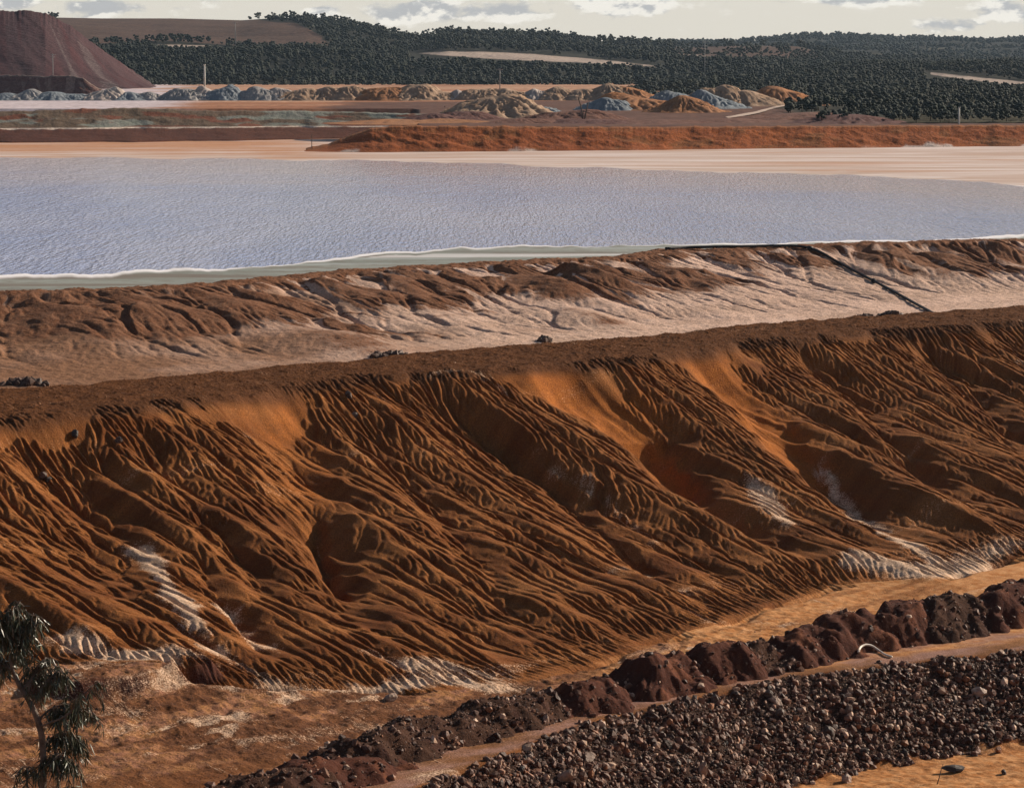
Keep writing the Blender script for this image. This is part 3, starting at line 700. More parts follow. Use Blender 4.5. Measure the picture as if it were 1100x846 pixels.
# jagged pinkish bank at the hill's foot
def at_j(Xg, Yg, Ag, tt, ua): return dict(pk=sstep(.0, .4, fbm(ua * .06, tt, 611, 3)), edge=sstep(.92, 1.0, tt))
m_jag = soil_mat('pink_bank', ((.15, .075, .065), (.11, .05, .045), (.20, .12, .10)), [('pk', (.24, .15, .125), (.2, .12, .1)), ('edge', (.22, .16, .14), (.17, .12, .1))], bumps=(.8, .6, .6), big=.02, mottle=.2)
JB = [(-250, 104, 19.5), (0, 104, 19.5), (60, 105, 19.5), (110, 106, 19.5), (170, 107, 19.5)]
strip('foot_bank', JB, crest_at(JB, [(-250, 80), (0, 81), (40, 82), (75, 81), (90, 86), (110, 97), (170, 105)], 18), m_jag, 14, passes=1, rows=40, cols=700, seed=610, attrs_fn=at_j, rough=.9)

# ------------------------------------------------------------------ far trees
def tree_variant(seed, tall=1.0):
    r = np.random.default_rng(seed); bv, bf = ico(0); parts = []
    nl = r.integers(9, 13)
    for i in range(nl):
        ang = r.uniform(0, 6.28); rad = r.uniform(.05, .34); h = r.uniform(.42, .88) * tall
        s = r.uniform(.11, .22); v = bv * (1 + r.uniform(-.33, .33, (len(bv), 1))) * [s, s, s * .75]
        parts.append((v + [math.cos(ang) * rad, math.sin(ang) * rad, h], bf.ravel(), np.full(len(bf), 3)))
    crown = join(parts)
    trunk = tube_data([(0, 0, -.1), (.01, 0, .3), (.03, .01, .62 * tall)], [.035, .028, .015], 5)
    return crown, trunk
def leaf_mat(name, c1, c2):
    t = NT(name); oi = t.n.new('ShaderNodeObjectInfo'); n = t.noise(.035, 3); n2 = t.noise(.16, 2, .6)
    c = t.mix(t.ramp(n, .3, .7), c1, c2); c = t.mix(t.attr('shade'), c, t.mix(t.ramp(n2, .35, .7), (.030, .040, .020), (.036, .034, .022)))
    t.color(c); t.set(Roughness=.8); t.b.inputs['Specular IOR Level'].default_value = .2; return t.m
m_pine = leaf_mat('pine_foliage', (.009, .017, .0135), (.015, .023, .017))
m_trunk = simple_mat('pine_bark', (.05, .035, .025), (.09, .06, .045), 3)
variants = [tree_variant(700 + i, [1, 1.15, .85, 1, .75, 1.1][i]) for i in range(6)]
spots = []
def scatter(h, n, size, minsx=-60, maxsx=1160, only_top=False, dens=None, front=True):
    nv, nu = h['X'].shape
    j = rng.uniform(0, nv - 15, n * 4) if not only_top else rng.uniform(nv - 30, nv - 8, n * 4)
    i = rng.uniform(0, nu - 1.01, n * 4); j0 = j.astype(int); i0 = i.astype(int); fi = i - i0; fj = j - j0
    def L(k):
        q = h[k] if k in h else h['at'][k]
        j1 = np.minimum(j0 + 1, nv - 1); i1 = np.minimum(i0 + 1, nu - 1)
        return (q[j0, i0] * (1 - fi) + q[j0, i1] * fi) * (1 - fj) + (q[j1, i0] * (1 - fi) + q[j1, i1] * fi) * fj
    x, y, z, sx, sy = L('X'), L('Y'), L('Z'), L('sx'), L('sy'); bad = np.maximum(L('bare') * .9, np.maximum(L('white'), L('grass_sunpatch') * .55))
    if 'clear' in h['at']: bad = np.maximum(bad, L('clear'))
    cl = fbm(x * .012, y * .012, 720, 3)
    ok = (sx > minsx) & (sx < maxsx) & (rng.uniform(0, 1, len(x)) > bad * 1.15) & (cl + rng.uniform(-.5, .6, len(x)) > -.35)
    if dens is not None: ok &= dens(sx, sy)
    k = np.where(ok)[0][:n]
    s = size * rng.uniform(.6, 1.35, len(k))
    for q in range(len(k)): spots.append((x[k[q]], y[k[q]], z[k[q]] - .2, s[q]))
scatter(hA, 17000, 4.3); scatter(hA, 650, 5.2, only_top=True)
scatter(hB, 6500, 5.6, 600); scatter(hB, 480, 6.8, 600, only_top=True)
scatter(hC, 7500, 3.2, 640, dens=lambda sx, sy: (sx > 640))
scatter(hD, 1700, 2.6, 880)
for _ in range(900):
    a_, d_ = rng.uniform(.098, .155), rng.uniform(760, 1150); s_ = rng.uniform(1.6, 3.8)
    if fbm(np.array([a_ * 90]), np.array([d_ * .012]), 730, 2)[0] > -.25: spots.append((a_ * d_, d_, terrace_z(d_) - .1, s_))
spots = np.array(spots)
psx, psy = project(spots[:, 0], spots[:, 1], spots[:, 2] + spots[:, 3] * .6)
pix = spots[:, 3] / spots[:, 1] * F
vis = (psx > 2) & (psx < 1098) & (psy < 128) & (psy > 4)
order = np.argsort(-(pix + 1000 * vis))
NI = 260
indiv = order[:NI]; rest = order[NI:]
vm = []
for c_, t_ in variants:
    vm.append((new_mesh('crown', *c_, m_pine, True, dict(shade=np.full(len(c_[0]), (.1, .5, .25, .7, 0, .35)[len(vm)]))), new_mesh('trunk', *t_, m_trunk, True)))
for n_, q in enumerate(indiv):
    x, y, z, s = spots[q]; k = n_ % 6
    e = bpy.data.objects.new('pine_tree', None); COL.objects.link(e); e.location = (x, y, z); e.scale = (s, s, s); e.rotation_euler.z = random.uniform(0, 6.28)
    e.empty_display_size = .2
    onD = y < 1090; onC = y < 1760; 
    if onD: lab, gp = 'small dark round bush on the grassy rise behind the far red bank', 'bushes on the grassy rise'
    elif onC: lab, gp = 'dark green pine on the wooded rise right of the spoil heaps', 'pines on the wooded rise'
    else: lab, gp = 'dark green pine on the long forested hill behind the spoil heaps', 'pines on the forested hill'
    tag(e, lab, 'tree', gp)
    link('crown', vm[k][0], e); link('trunk', vm[k][1], e)
def scatter_mesh(pts, datas, rotz=True):
    Vs = []; Fs = []; Ss = []; off = 0
    global scatter_kinds
    n = len(pts); kinds = np.sort(rng.integers(0, len(datas), n)); scatter_kinds = kinds
    for k, (v, f, s) in enumerate(datas):
        P = pts[kinds == k]; m_ = len(P)
        if not m_: continue
        a = rng.uniform(0, 6.28, m_); ca, sa = np.cos(a), np.sin(a)
        X_ = (v[None, :, 0] * ca[:, None] - v[None, :, 1] * sa[:, None]) * P[:, 3:4] + P[:, 0:1]
        Y_ = (v[None, :, 0] * sa[:, None] + v[None, :, 1] * ca[:, None]) * P[:, 3:4] + P[:, 1:2]
        Z_ = v[None, :, 2] * P[:, 3:4] + P[:, 2:3]
        Vs.append(np.stack([X_, Y_, Z_], -1).reshape(-1, 3))
        Fs.append((np.asarray(f)[None] + (np.arange(m_) * len(v))[:, None] + off).ravel()); Ss.append(np.tile(s, m_)); off += m_ * len(v)
    return np.concatenate(Vs), np.concatenate(Fs), np.concatenate(Ss)
fm_ = scatter_mesh(spots[rest], [c for c, t in variants])
wood = link('forest', new_mesh('forest', *fm_, m_pine, True, dict(shade=np.repeat(np.clip(rng.beta(1.2, 2.2, len(rest)), 0, 1), [len(variants[k][0][0]) for k in scatter_kinds]))))
tag(wood, 'dense dark pine wood covering the far hills', 'forest', kind='stuff')

# ------------------------------------------------------------------ spoil heaps
heap_mats = {
    'grey': simple_mat('grey_spoil', (.24, .235, .235), (.33, .31, .30), .35, bump=.5, dist=.3),
    'blue': simple_mat('blue_grey_spoil', (.165, .195, .225), (.24, .265, .285), .35, bump=.5, dist=.3),
    'tan': simple_mat('tan_spoil', (.38, .26, .18), (.28, .18, .115), .35, bump=.5, dist=.3),
    'orange': simple_mat('orange_spoil', (.36, .16, .065), (.25, .115, .055), .35, bump=.5, dist=.3),
    'red': simple_mat('red_brown_spoil', (.125, .052, .036), (.17, .08, .055), .35, bump=.5, dist=.3),
    'pale': simple_mat('pale_spoil', (.50, .43, .38), (.34, .28, .25), .35, bump=.5, dist=.3),
    'maroon': simple_mat('maroon_spoil', (.10, .042, .036), (.14, .066, .055), .35, bump=.5, dist=.3),
}
def heap_data(w, l, h, seed, peaks=2):
    r = np.random.default_rng(seed); ns, nr = 96, 22
    th = np.linspace(0, 2 * np.pi, ns, endpoint=False)[None]; rr = np.linspace(0, 1, nr)[:, None]
    out = 1 + .16 * fbm(np.cos(th) * 1.3 + seed, np.sin(th) * 1.3, seed, 3)
    x = np.cos(th) * rr * out * w; y = np.sin(th) * rr * out * l
    z = np.zeros_like(x)
    base = np.clip(1 - rr, 0, 1) * np.ones_like(th)
    z = h * (1 - np.exp(-base * 2.6)) / (1 - np.exp(-2.6)) * .62 + h * .38 * np.minimum(1.5 * base, .8 + .2 * base)
    for k in range(peaks):
        a, b = r.uniform(-.62, .62) * w, r.uniform(-.2, .2) * l
        z = z * (1 - .11) + r.uniform(.12, .26) * h * np.exp(-((x - a) / (w * r.uniform(.2, .4))) ** 2 - ((y - b) / (l * .4)) ** 2)
    rill = np.abs(fbm(th * 10 + fbm(x / w * 3, y / l * 3, seed + 4, 2) * 1.6, rr * .7 + seed, seed + 2, 3)) ** .8
    z -= h * .34 * rill * sstep(.15, .45, rr) * sstep(1.05, .75, rr)
    z += h * .05 * fbm(x / w * 5, y / l * 5, seed + 6, 4) * sstep(1, .8, rr)
    z -= .25 * rr ** 6 * h * .2
    V = np.stack([x, y, z], -1).reshape(-1, 3)
    fc = []; n = nr * ns
    i = np.arange(nr - 1)[:, None]; j = np.arange(ns)[None]; k = (j + 1) % ns
    q = np.stack([i * ns + j, (i + 1) * ns + j, (i + 1) * ns + k, i * ns + k], -1).reshape(-1, 4)
    return V, q.ravel(), np.full(len(q), 4)
def spoil(px, py, wpx, hpx, kind, label, group=None, z=None, deep=.8):
    zb = 19.3 if z is None else z
    x, y = on_z(px, py, zb); d = float(y)
    if z is not None: d = max(d, 705 + (138 - py) * 7)
    zb = terrace_z(d) - .25; ppm = F / d
    x, _, zt = at_depth(px, py - hpx * (1 + .16 * math.sin(px * 12.9 + py * 3.1)), d)
    w = wpx / 2 / ppm * 2.1; h = max(zt - zb, 1.0)
    o = link('spoil_heap', new_mesh('spoil_heap', *heap_data(w, max(w * deep, h * .9), h * 1.10, 800 + int(px * 3 + py), 2 + int(px) % 4), heap_mats[kind]), loc=(x, d, zb))
    tag(o, label, 'spoil heap', group)
G1 = 'small heaps in the far row'
col = {'grey': 'grey', 'blue': 'blue grey', 'pale': 'whitish', 'tan': 'tan', 'orange': 'orange tan', 'red': 'reddish brown'}
fr = [(8, 'blue', 30, 8), (30, 'grey', 34, 10), (56, 'blue', 34, 9), (80, 'blue', 30, 10), (112, 'pale', 32, 12), (138, 'blue', 34, 11), (160, 'grey', 26, 9), (200, 'grey', 34, 13), (225, 'pale', 28, 12), (240, 'blue', 34, 13), (262, 'grey', 28, 11), (284, 'grey', 36, 15), (300, 'pale', 28, 12), (322, 'tan', 40, 15), (346, 'tan', 38, 16), (372, 'tan', 36, 14),
      (392, 'pale', 24, 9), (416, 'orange', 44, 17), (446, 'tan', 44, 16), (474, 'tan', 36, 13), (498, 'pale', 30, 10), (516, 'tan', 38, 15), (548, 'tan', 40, 14), (576, 'pale', 30, 11), (596, 'tan', 34, 12), (624, 'tan', 36, 14), (652, 'tan', 40, 15), (676, 'orange', 34, 14)]
for i, (px, kd, w_, h_) in enumerate(fr):
    spoil(px, 108.5, w_, h_, kd, f'low {col[kd]} spoil heap in the far row below the ' + ('purple hill' if px < 175 else 'forest near the mast' if px < 310 else 'dark forest'), G1 + (' under the purple hill' if px < 175 else ' by the mast' if px < 310 else ' under the forest'))
big = [(530, 132, 70, 26, 'tan', 'large tan spoil heap before the far row'), (500, 134, 46, 16, 'maroon', 'maroon spoil heap at the left foot of the large tan heap'), (470, 135, 50, 13, 'maroon', 'low maroon spoil heap farthest left behind the red bank'),
       (574, 128, 34, 18, 'blue', 'blue grey spoil heap between tan and maroon heaps'), (615, 134, 70, 20, 'red', 'wide reddish brown heap with two leaning sticks'), (560, 138, 50, 12, 'red', 'low reddish heap directly behind the red bank crest'), (652, 125, 36, 17, 'blue', 'pale blue grey heap left of the big orange heap'),
       (690, 124, 64, 26, 'orange', 'big orange tan spoil heap with steep sides'), (728, 122, 44, 26, 'blue', 'grey blue heap right of the big orange heap'), (735, 127, 50, 26, 'orange', 'orange heap in front of the grey blue heap'), (762, 123, 44, 20, 'blue', 'small vivid blue heap beside the pale track'), (772, 118, 50, 22, 'tan', 'tan heap above the small blue heap'),
       (800, 118, 56, 20, 'tan', 'tan heap second from the right end of its row'), (835, 117, 62, 22, 'orange', 'rusty tan heap at the right end of its row'), (860, 134, 90, 15, 'red', 'long flat reddish heap under the pale track'), (915, 138, 76, 17, 'maroon', 'smooth maroon heap at the right end of the spoil field'),
       (710, 138, 80, 10, 'red', 'low brown heap behind the middle of the red bank'), (790, 137, 80, 9, 'red', 'low brown heap right of middle behind the red bank'), (640, 138, 60, 10, 'maroon', 'low maroon heap behind the red bank'), (430, 137.5, 80, 9, 'orange', 'flat bright orange sand heap on the red bank crest'), (475, 137, 70, 8, 'orange', 'flat orange sand heap beside the brightest one')]
for px, py, w_, h_, kd, lb in big: spoil(px, py, w_, h_, kd, lb, z=float(np.interp(py, [115, 124, 134], [19.3, 18.7, 17.9])), deep=.7)
# pale haul track on the spoil field
tk = np.array([[(px - CX) / F * d_, d_] for px, d_ in [(780, 735), (812, 770), (840, 830), (865, 900), (888, 960)]])
tt = np.linspace(0, 1, 40); tx = np.interp(tt, np.linspace(0, 1, 5), tk[:, 0]); ty = np.interp(tt, np.linspace(0, 1, 5), tk[:, 1])
wv = np.linspace(-1, 1, 5)[:, None]
tag(link('track', grid_mesh('track', tx[None] + 0 * wv, ty[None] + wv * (5 + 2.5 * fbm(tt * 9, tt * 0, 470, 3))[None], 17.98 + 1.9 * sstep(690, 830, ty[None] + wv * 5) + 0 * wv, simple_mat('pale_track', (.55, .44, .37), (.45, .33, .26), .2, local=False))), kind='structure')

# ------------------------------------------------------------------ windrow mounds along the road
m_mar = soil_mat('maroon_soil', ((.066, .021, .013), (.080, .027, .015), (.055, .02, .015)), [('w', (.14, .05, .024), (.105, .036, .02))], bumps=(5, .6, .12), big=.5, mottle=2.5)
m_grv = soil_mat('dark_gravel', ((.060, .028, .017), (.072, .032, .019), (.045, .023, .016)), [('w', (.055, .022, .018), (.05, .02, .016))], bumps=(9, .9, .12), big=.5, mottle=3)
mounds = [  # px of the foot centre, height, half length along the road, half width, kind, label
    (285, 858, 1.2, 2.6, 1.7, 'g', 'dark gravel mound at the lower end of the roadside windrow'),
    (350, 838, 1.2, 2.4, 1.8, 'm', 'dark maroon mound near the lower end of the windrow'),
    (400, 813, 1.25, 2.3, 1.7, 'g', 'dark gravel mound strewn with pale stones, third from the lower end'),
    (462, 793, 1.25, 2.3, 1.7, 'g', 'long dark gravel mound below the pale crust patch'),
    (530, 778, 1.2, 2.2, 1.7, 'g', 'grey gravel mound in the middle of the windrow'),
    (585, 765, 1.15, 1.8, 1.6, 'g', 'grey gravel mound left of the small maroon dome'),
    (632, 757, 1.35, 1.7, 1.7, 'm', 'small smooth maroon dome with a pale foot'),
    (712, 737, 1.95, 1.9, 2.2, 'm', 'tall rounded maroon mound with a sharp crest'),
    (772, 722, 1.75, 1.7, 2.1, 'm', 'maroon mound left of a dark gravel pile'),
    (818, 714, 1.5, 1.6, 2.0, 'g', 'dark gravel pile between two maroon mounds'),
    (858, 705, 1.7, 1.9, 2.1, 'm', 'purplish streaked mound left of the white hose'),
    (915, 692, 2.0, 2.6, 2.4, 'm', 'long brown maroon mound behind the white hose'),
    (968, 682, 2.0, 2.2, 2.3, 'm', 'rust brown mound right of the white hose'),
    (1022, 674, 2.1, 2.3, 2.4, 'g', 'big dark gravel pile at the right of the windrow'),
    (1075, 664, 2.1, 2.2, 2.4, 'm', 'maroon mound with a rusty face at the right edge'),
    (1125, 655, 2.1, 2.4, 2.4, 'g', 'dark gravel mound ending the windrow at the right'),
]
stone_sites = []; mound_tops = []
for q, (px, py, h_, lu, wv_, kd, lb) in enumerate(mounds):
    x, y, z = hit_field(front_h, px, py, 100, 260)
    g = np.linspace(-1.25, 1.25, 104); gu, gv = np.meshgrid(g * lu * 1.3, g * wv_ * 1.25)
    cs = 1000 + q * 13
    lu *= 1.9
    gu = gu * 1.9
    ga_ = gu / lu; ga_ = np.sign(ga_) * np.abs(ga_) ** 1.35
    r_ = np.hypot(ga_ + (.25 if q % 2 else -.15) * (1 - np.abs(gu / lu)) + .34 * fbm(gu * .5 + q * 9, gv * .5, cs, 2), gv / wv_ + .24 * fbm(gu * .5, gv * .5 + q * 5, cs + 3, 2))
    hh = h_ * np.clip(1.10 - r_ ** 1.25, -.6, .95) ; hh = np.where(hh > 0, hh, hh * 1.5)
    hh = hh + .16 * fbm(gu * .9 + q, gv * .9, cs + 5, 4) + .06 * fbm(gu * 3.4, gv * 3.4, cs + 6, 4)
    ang = np.arctan2(gv, gu); hh -= .11 * h_ * np.abs(fbm(ang * 9 + .5 * fbm(gu, gv, cs, 2), r_ * .5, cs + 8, 3)) * sstep(.25, .6, r_) * sstep(1.15, .9, r_)
    xx = x + gu * cT - gv * sT; yy = y + gu * sT + gv * cT
    gz_ = front_h(xx, yy); zz = gz_ + hh
    kp = hh > -.28
    w_ = sstep(0, .5, fbm(gu * .6, gv * .6, cs + 10, 3))
    me = grid_mesh('soil_mound', xx - x, yy - y, zz - z, m_mar if kd == 'm' else m_grv, dict(w=w_ if kd == 'm' else .5 * w_), kp)
    tag(link('soil_mound', me, loc=(x, y, z)), lb, 'soil mound', 'mounds of the roadside windrow')
    n = 1500 if kd == 'g' else 520
    ii = rng.integers(0, hh.size, n); okk = hh.ravel()[ii] > -.02
    for j in ii[okk]: stone_sites.append((xx.ravel()[j] + rng.normal(0, .05), yy.ravel()[j] + rng.normal(0, .05), zz.ravel()[j], .035 + .05 * rng.pareto(2.2)))

# ------------------------------------------------------------------ gravel and rocks
iv, if_ = ico(0)
n = 74000
k = rng.choice(np.where(gravel.ravel() > .35)[0], n); gg = gravel.ravel()[k]; sxg = project(X.ravel()[k], Y.ravel()[k], Z.ravel()[k])
k = k[(gg > .35) & (sxg[0] > -60) & (sxg[0] < 1330) & (sxg[1] < 900)]
print('gravel sites', len(k))
for j in k: stone_sites.append((X.ravel()[j] + rng.normal(0, .04), Y.ravel()[j] + rng.normal(0, .04), Z.ravel()[j] + .02, min(.03 + .045 * rng.pareto(1.7), .28)))
# a thin scatter on the road edges, foot of the slope and bench
n = 9000; k = rng.integers(0, X.size, n); sxg = project(X.ravel()[k], Y.ravel()[k], Z.ravel()[k])
den = .25 * roadm.ravel()[k] + .10 * top.ravel()[k] + .12 * apron.ravel()[k]
k = k[(rng.uniform(0, 1, n) < den) & (sxg[0] > -40) & (sxg[0] < 1150) & (sxg[1] < 870)]
for j in k: stone_sites.append((X.ravel()[j], Y.ravel()[j], Z.ravel()[j], .03 + .03 * rng.pareto(2.8)))
SS = np.array(stone_sites); SS[:, 3] = np.minimum(SS[:, 3], .26)
N = len(SS); print('stones', N)
def rand_rot(n, r):
    q = r.normal(size=(n, 4)); q /= np.linalg.norm(q, axis=1)[:, None]; w, x, y, z = q.T
    return np.stack([1 - 2 * (y * y + z * z), 2 * (x * y - z * w), 2 * (x * z + y * w), 2 * (x * y + z * w), 1 - 2 * (x * x + z * z), 2 * (y * z - x * w), 2 * (x * z - y * w), 2 * (y * z + x * w), 1 - 2 * (x * x + y * y)], -1).reshape(n, 3, 3)
sv = iv[None] * (1 + rng.uniform(-.30, .25, (N, 12, 1))) * rng.uniform(.5, 1.15, (N, 1, 3))
sv = np.einsum('nij,nkj->nki', rand_rot(N, rng), sv) * SS[:, None, 3:4] + SS[:, None, :3]
cr = rng.uniform(0, 1, N)
cdark = np.array([.085, .037, .022]) * rng.uniform(.5, 1.8, (N, 1)); cpale = np.array([.46, .31, .22]) * rng.uniform(.6, 1.3, (N, 1)); cor = np.array([.26, .11, .05]) * rng.uniform(.6, 1.2, (N, 1)); cmid = np.array([.20, .10, .062]) * rng.uniform(.6, 1.4, (N, 1))
sc_ = np.where(cr[:, None] < .66, cdark, np.where(cr[:, None] < .88, cmid, np.where(cr[:, None] < .96, cpale, cor)))
t = NT('stone'); c = t.attr('tint', True); n_ = t.noise(6, 4, .6); t.color(t.mix(1.0, c, t.mix(t.ramp(n_, .3, .7), (.7, .7, .7), (1.25, 1.2, 1.15)), 'MULTIPLY'))
t.set(Roughness=.62); t.b.inputs['Specular IOR Level'].default_value = .28; t.bump(t.noise(14, 3), .5, .05)
m_stone = t.m
me = new_mesh('gravel', sv.reshape(-1, 3), (if_.ravel()[None] + (np.arange(N) * 12)[:, None]).ravel(), np.full(N * 20, 3), m_stone, False, dict(tint=np.repeat(sc_, 12, 0)))
tag(link('gravel', me), 'dark stony gravel covering the road edge and mounds', 'gravel', kind='stuff')

def rock_mesh(seed, colr, sub=2, stretch=(1, .8, .65)):
    r = np.random.default_rng(seed); v, f = ico(sub)
    v = v.copy()
    for _ in range(11):   # chop flat facets
        d_ = r.normal(size=3); d_ /= np.linalg.norm(d_); c0 = r.uniform(.55, .85); e_ = v @ d_ - c0; v = v - np.maximum(e_, 0)[:, None] * d_
    v = v * (1 + .05 * r.normal(size=(len(v), 1))) * stretch
    return new_mesh('rock', v, f.ravel(), np.full(len(f), 3), m_stone, False, dict(tint=np.tile(colr, (len(v), 1))))
rock_vars = []
for i, cc in enumerate([(.05, .04, .035), (.07, .05, .04), (.10, .07, .055), (.30, .21, .16), (.05, .035, .03), (.16, .10, .07), (.36, .27, .22), (.24, .11, .055)]):
    rock_vars.append(rock_mesh(900 + i, cc, 2, [(1, .8, .65), (1, .6, .5), (1, .9, .8), (1.1, .6, .55)][i % 4]))
cn = ['dark', 'dark', 'brown', 'pale tan', 'dark', 'brown', 'pale tan', 'orange']
kk = rng.integers(0, gravel.size, 4000); sg = project(X.ravel()[kk], Y.ravel()[kk], Z.ravel()[kk])
kk = kk[(gravel.ravel()[kk] > .7) & (sg[0] > 5) & (sg[0] < 1095) & (sg[1] < 842)][:225]
for j in kk:
    i = int(rng.choice(8, p=[.2, .17, .17, .1, .13, .11, .07, .05])); s = float(np.clip(.17 + .09 * rng.pareto(2.0), .17, .55))
    o = link('rock', rock_vars[i], loc=(X.ravel()[j], Y.ravel()[j], Z.ravel()[j] + s * .25)); o.scale = (s, s, s); o.rotation_euler = tuple(rng.uniform(0, 6.28, 3))
    tag(o, f'{cn[i]} angular rock lying among the gravel of the long foreground slope', 'rock', f'{cn[i]} rocks on the gravel slope')
def rock_at(px, py, s, i, label, stretch=(1, 1, 1), rot=None):
    x, y, z = hit_field(front_h, px, py, 100, 280)
    o = link('rock', rock_vars[i], loc=(x, y, z + s * .3)); o.scale = tuple(s * q for q in stretch); o.rotation_euler = rot or tuple(rng.uniform(0, 6.28, 3))
    return tag(o, label, 'rock')
rock_at(868, 795, .40, 7, 'tall orange rock standing upright in the gravel slope', (.6, .6, 1.3), (0, 1.4, .3))
rock_at(755, 833, .55, 3, 'largest tan boulder at the lower middle of the gravel', (1, 1, .9))
rock_at(607, 838, .6, 3, 'big pale boulder at the bottom left of the gravel slope')
rock_at(826, 838, .45, 7, 'orange boulder on the bottom edge of the gravel slope')
rock_at(890, 821, .33, 7, 'small orange rock near the foot of the gravel slope')
rock_at(1073, 808, .36, 7, 'square orange rock on the gravel foot at the far right')
rock_at(909, 840, .40, 6, 'rounded pale rock at the edge of the orange sand')
rock_at(1052, 746, .5, 6, 'largest pale rock high on the right of the gravel slope')
rock_at(912, 764, .42, 5, 'triangular brown rock at the middle of the gravel slope')
rock_at(882, 766, .36, 3, 'slim pale tan rock left of the triangular brown rock', (1.3, .6, .6))
rock_at(635, 834, .3, 7, 'round orange rock between two pale boulders')
rock_at(586, 778, .42, 3, 'pale rock on the road below the maroon dome')
rock_at(560, 778, .25, 3, 'pale rock at the foot of a gravel mound')
rock_at(372, 815, .35, 7, 'orange rock on the lowest gravel mound')
rock_at(372, 838, .42, 7, 'orange rock near the bottom edge by the windrow')
rock_at(1024, 829, .62, 4, 'dark wedge shaped rock lying on the orange sand', (1.2, .6, .55), (0, 0, .2))
rock_at(1078, 831, .22, 4, 'little dark rock on the orange sand at right')
for px, py, s, i, lb in [(80, 468, .35, 0, 'dark rock on the smooth upper slope at far left'), (128, 475, .28, 2, 'brown rock on the upper slope left of the first fan'), (47, 513, .35, 2, 'brown rock in the dark hollow at far left'), (52, 516, .25, 0, 'dark rock touching the brown rock in the left hollow'), (375, 428, .35, 2, 'brown rock at the crest above the middle fan'), (381, 448, .3, 2, 'brown rock just below the crest above the middle fan'),
                     (420, 752, .4, 3, 'pale rock at the slope foot near the middle')]:
    rock_at(px, py, s, i, lb)
# low piles of dark rock in the trough behind the bench
def rock_pile(px, py, wpx, hpx, label):
    x, y, z = hit_field(emb_h, px, py, 180, 420); ppm = F / y; parts = []; tint = []
    for _ in range(70):
        u = rng.normal(0, .27); s = rng.uniform(.15, .5) * (1 - .4 * abs(u)); hgt = hpx / ppm * max(0, 1 - abs(u) * 1.2) * rng.uniform(-.2, .5)
        R_ = rand_rot(1, rng)[0]; v = (iv * (1 + rng.uniform(-.3, .25, (12, 1)))) @ R_.T * s + [u * wpx / ppm, rng.normal(0, .4), hgt]
        parts.append((v, if_.ravel(), np.full(20, 3))); tint += [np.array([.05, .025, .016]) * rng.uniform(.6, 2.2)] * 12
    o = link('rock_pile', new_mesh('rock_pile', *join(parts), m_stone, False, dict(tint=np.array(tint))), loc=(x, y, z))
    tag(o, label, 'rock pile')
rock_pile(25, 413, 40, 7, 'low dark rock pile in the trough at the far left')
rock_pile(420, 383, 44, 6, 'long dark rock pile behind the bench near the middle')
rock_pile(930, 343, 18, 6, 'small dark rock pile beside the lower pipe end')
rock_pile(958, 340, 20, 8, 'peaked dark rock pile right next to the lower pipe end')
rock_pile(585, 367, 10, 4, 'tiny dark rock pile on the pale sand floor')

# ------------------------------------------------------------------ pipe, hose, stick, posts
m_pipe = simple_mat('black_plastic', (.012, .012, .012), (.022, .02, .02), 2, .5, .1)
pp = [(715, 268.5), (740, 267.5), (780, 266.5), (820, 266), (850, 265.5), (866, 267), (880, 273), (905, 286), (930, 299), (955, 312), (980, 326), (1004, 339), (1020, 348)]
P3 = np.array([hit_field(emb_h, px, py, 220, 420) for px, py in pp]); P3[:, 2] += .16
q = np.linspace(0, len(P3) - 1, 60); P3 = np.stack([np.interp(q, np.arange(len(P3)), P3[:, k]) for k in range(3)], -1)
P3[1:-1] = .25 * P3[:-2] + .5 * P3[1:-1] + .25 * P3[2:]
root = bpy.data.objects.new('pipeline', None); COL.objects.link(root); root.location = P3[0]
tag(root, 'long black pipeline lying along the pond dyke and down its sandy slope', 'pipeline')
link('pipe', new_mesh('pipe', *tube_data(P3 - P3[0], .14, 12), m_pipe), root)
for i in (26, 41):
    dv = P3[i + 1] - P3[i]; dv /= np.linalg.norm(dv)
    link('coupling', new_mesh('coupling', *tube_data([P3[i] - P3[0] - dv * .25, P3[i] - P3[0], P3[i] - P3[0] + dv * .25], .23, 12), m_pipe), root)
# white hose on the windrow
hp = [(922, 701, .02), (924, 696, .10), (930, 693.5, .15), (937, 695, .15), (944, 700, .12), (951, 704.5, .08), (958, 706.5, .06)]
bpy.context.view_layer.update()
dg = bpy.context.evaluated_depsgraph_get()
from mathutils import Vector
def cast(px, py):
    dx, dy, dz = ray(px, py)
    ok, loc, nrm, *_ = sc.ray_cast(dg, Vector((0, 0, CH)), Vector((float(dx), float(dy), float(dz))).normalized())
    return np.array(loc), np.array(nrm)
H3 = []
for px, py, lift in hp:
    l_, n_ = cast(px, py); H3.append(l_ + np.array([0, -.02, .06 + lift * .3]))
H3 = np.array(H3); q = np.linspace(0, len(H3) - 1, 36); H3 = np.stack([np.interp(q, np.arange(len(H3)), H3[:, k]) for k in range(3)], -1)
for _ in range(4): H3[1:-1] = .25 * H3[:-2] + .5 * H3[1:-1] + .25 * H3[2:]
m_hose = simple_mat('white_hose', (.80, .74, .66), (.70, .62, .52), 3, .5, .1)
o = link('hose', new_mesh('hose', *tube_data(H3 - H3[0], .065, 10), m_hose), loc=tuple(H3[0]))
tag(o, 'short curved white hose lying on the foot of a maroon mound', 'hose')

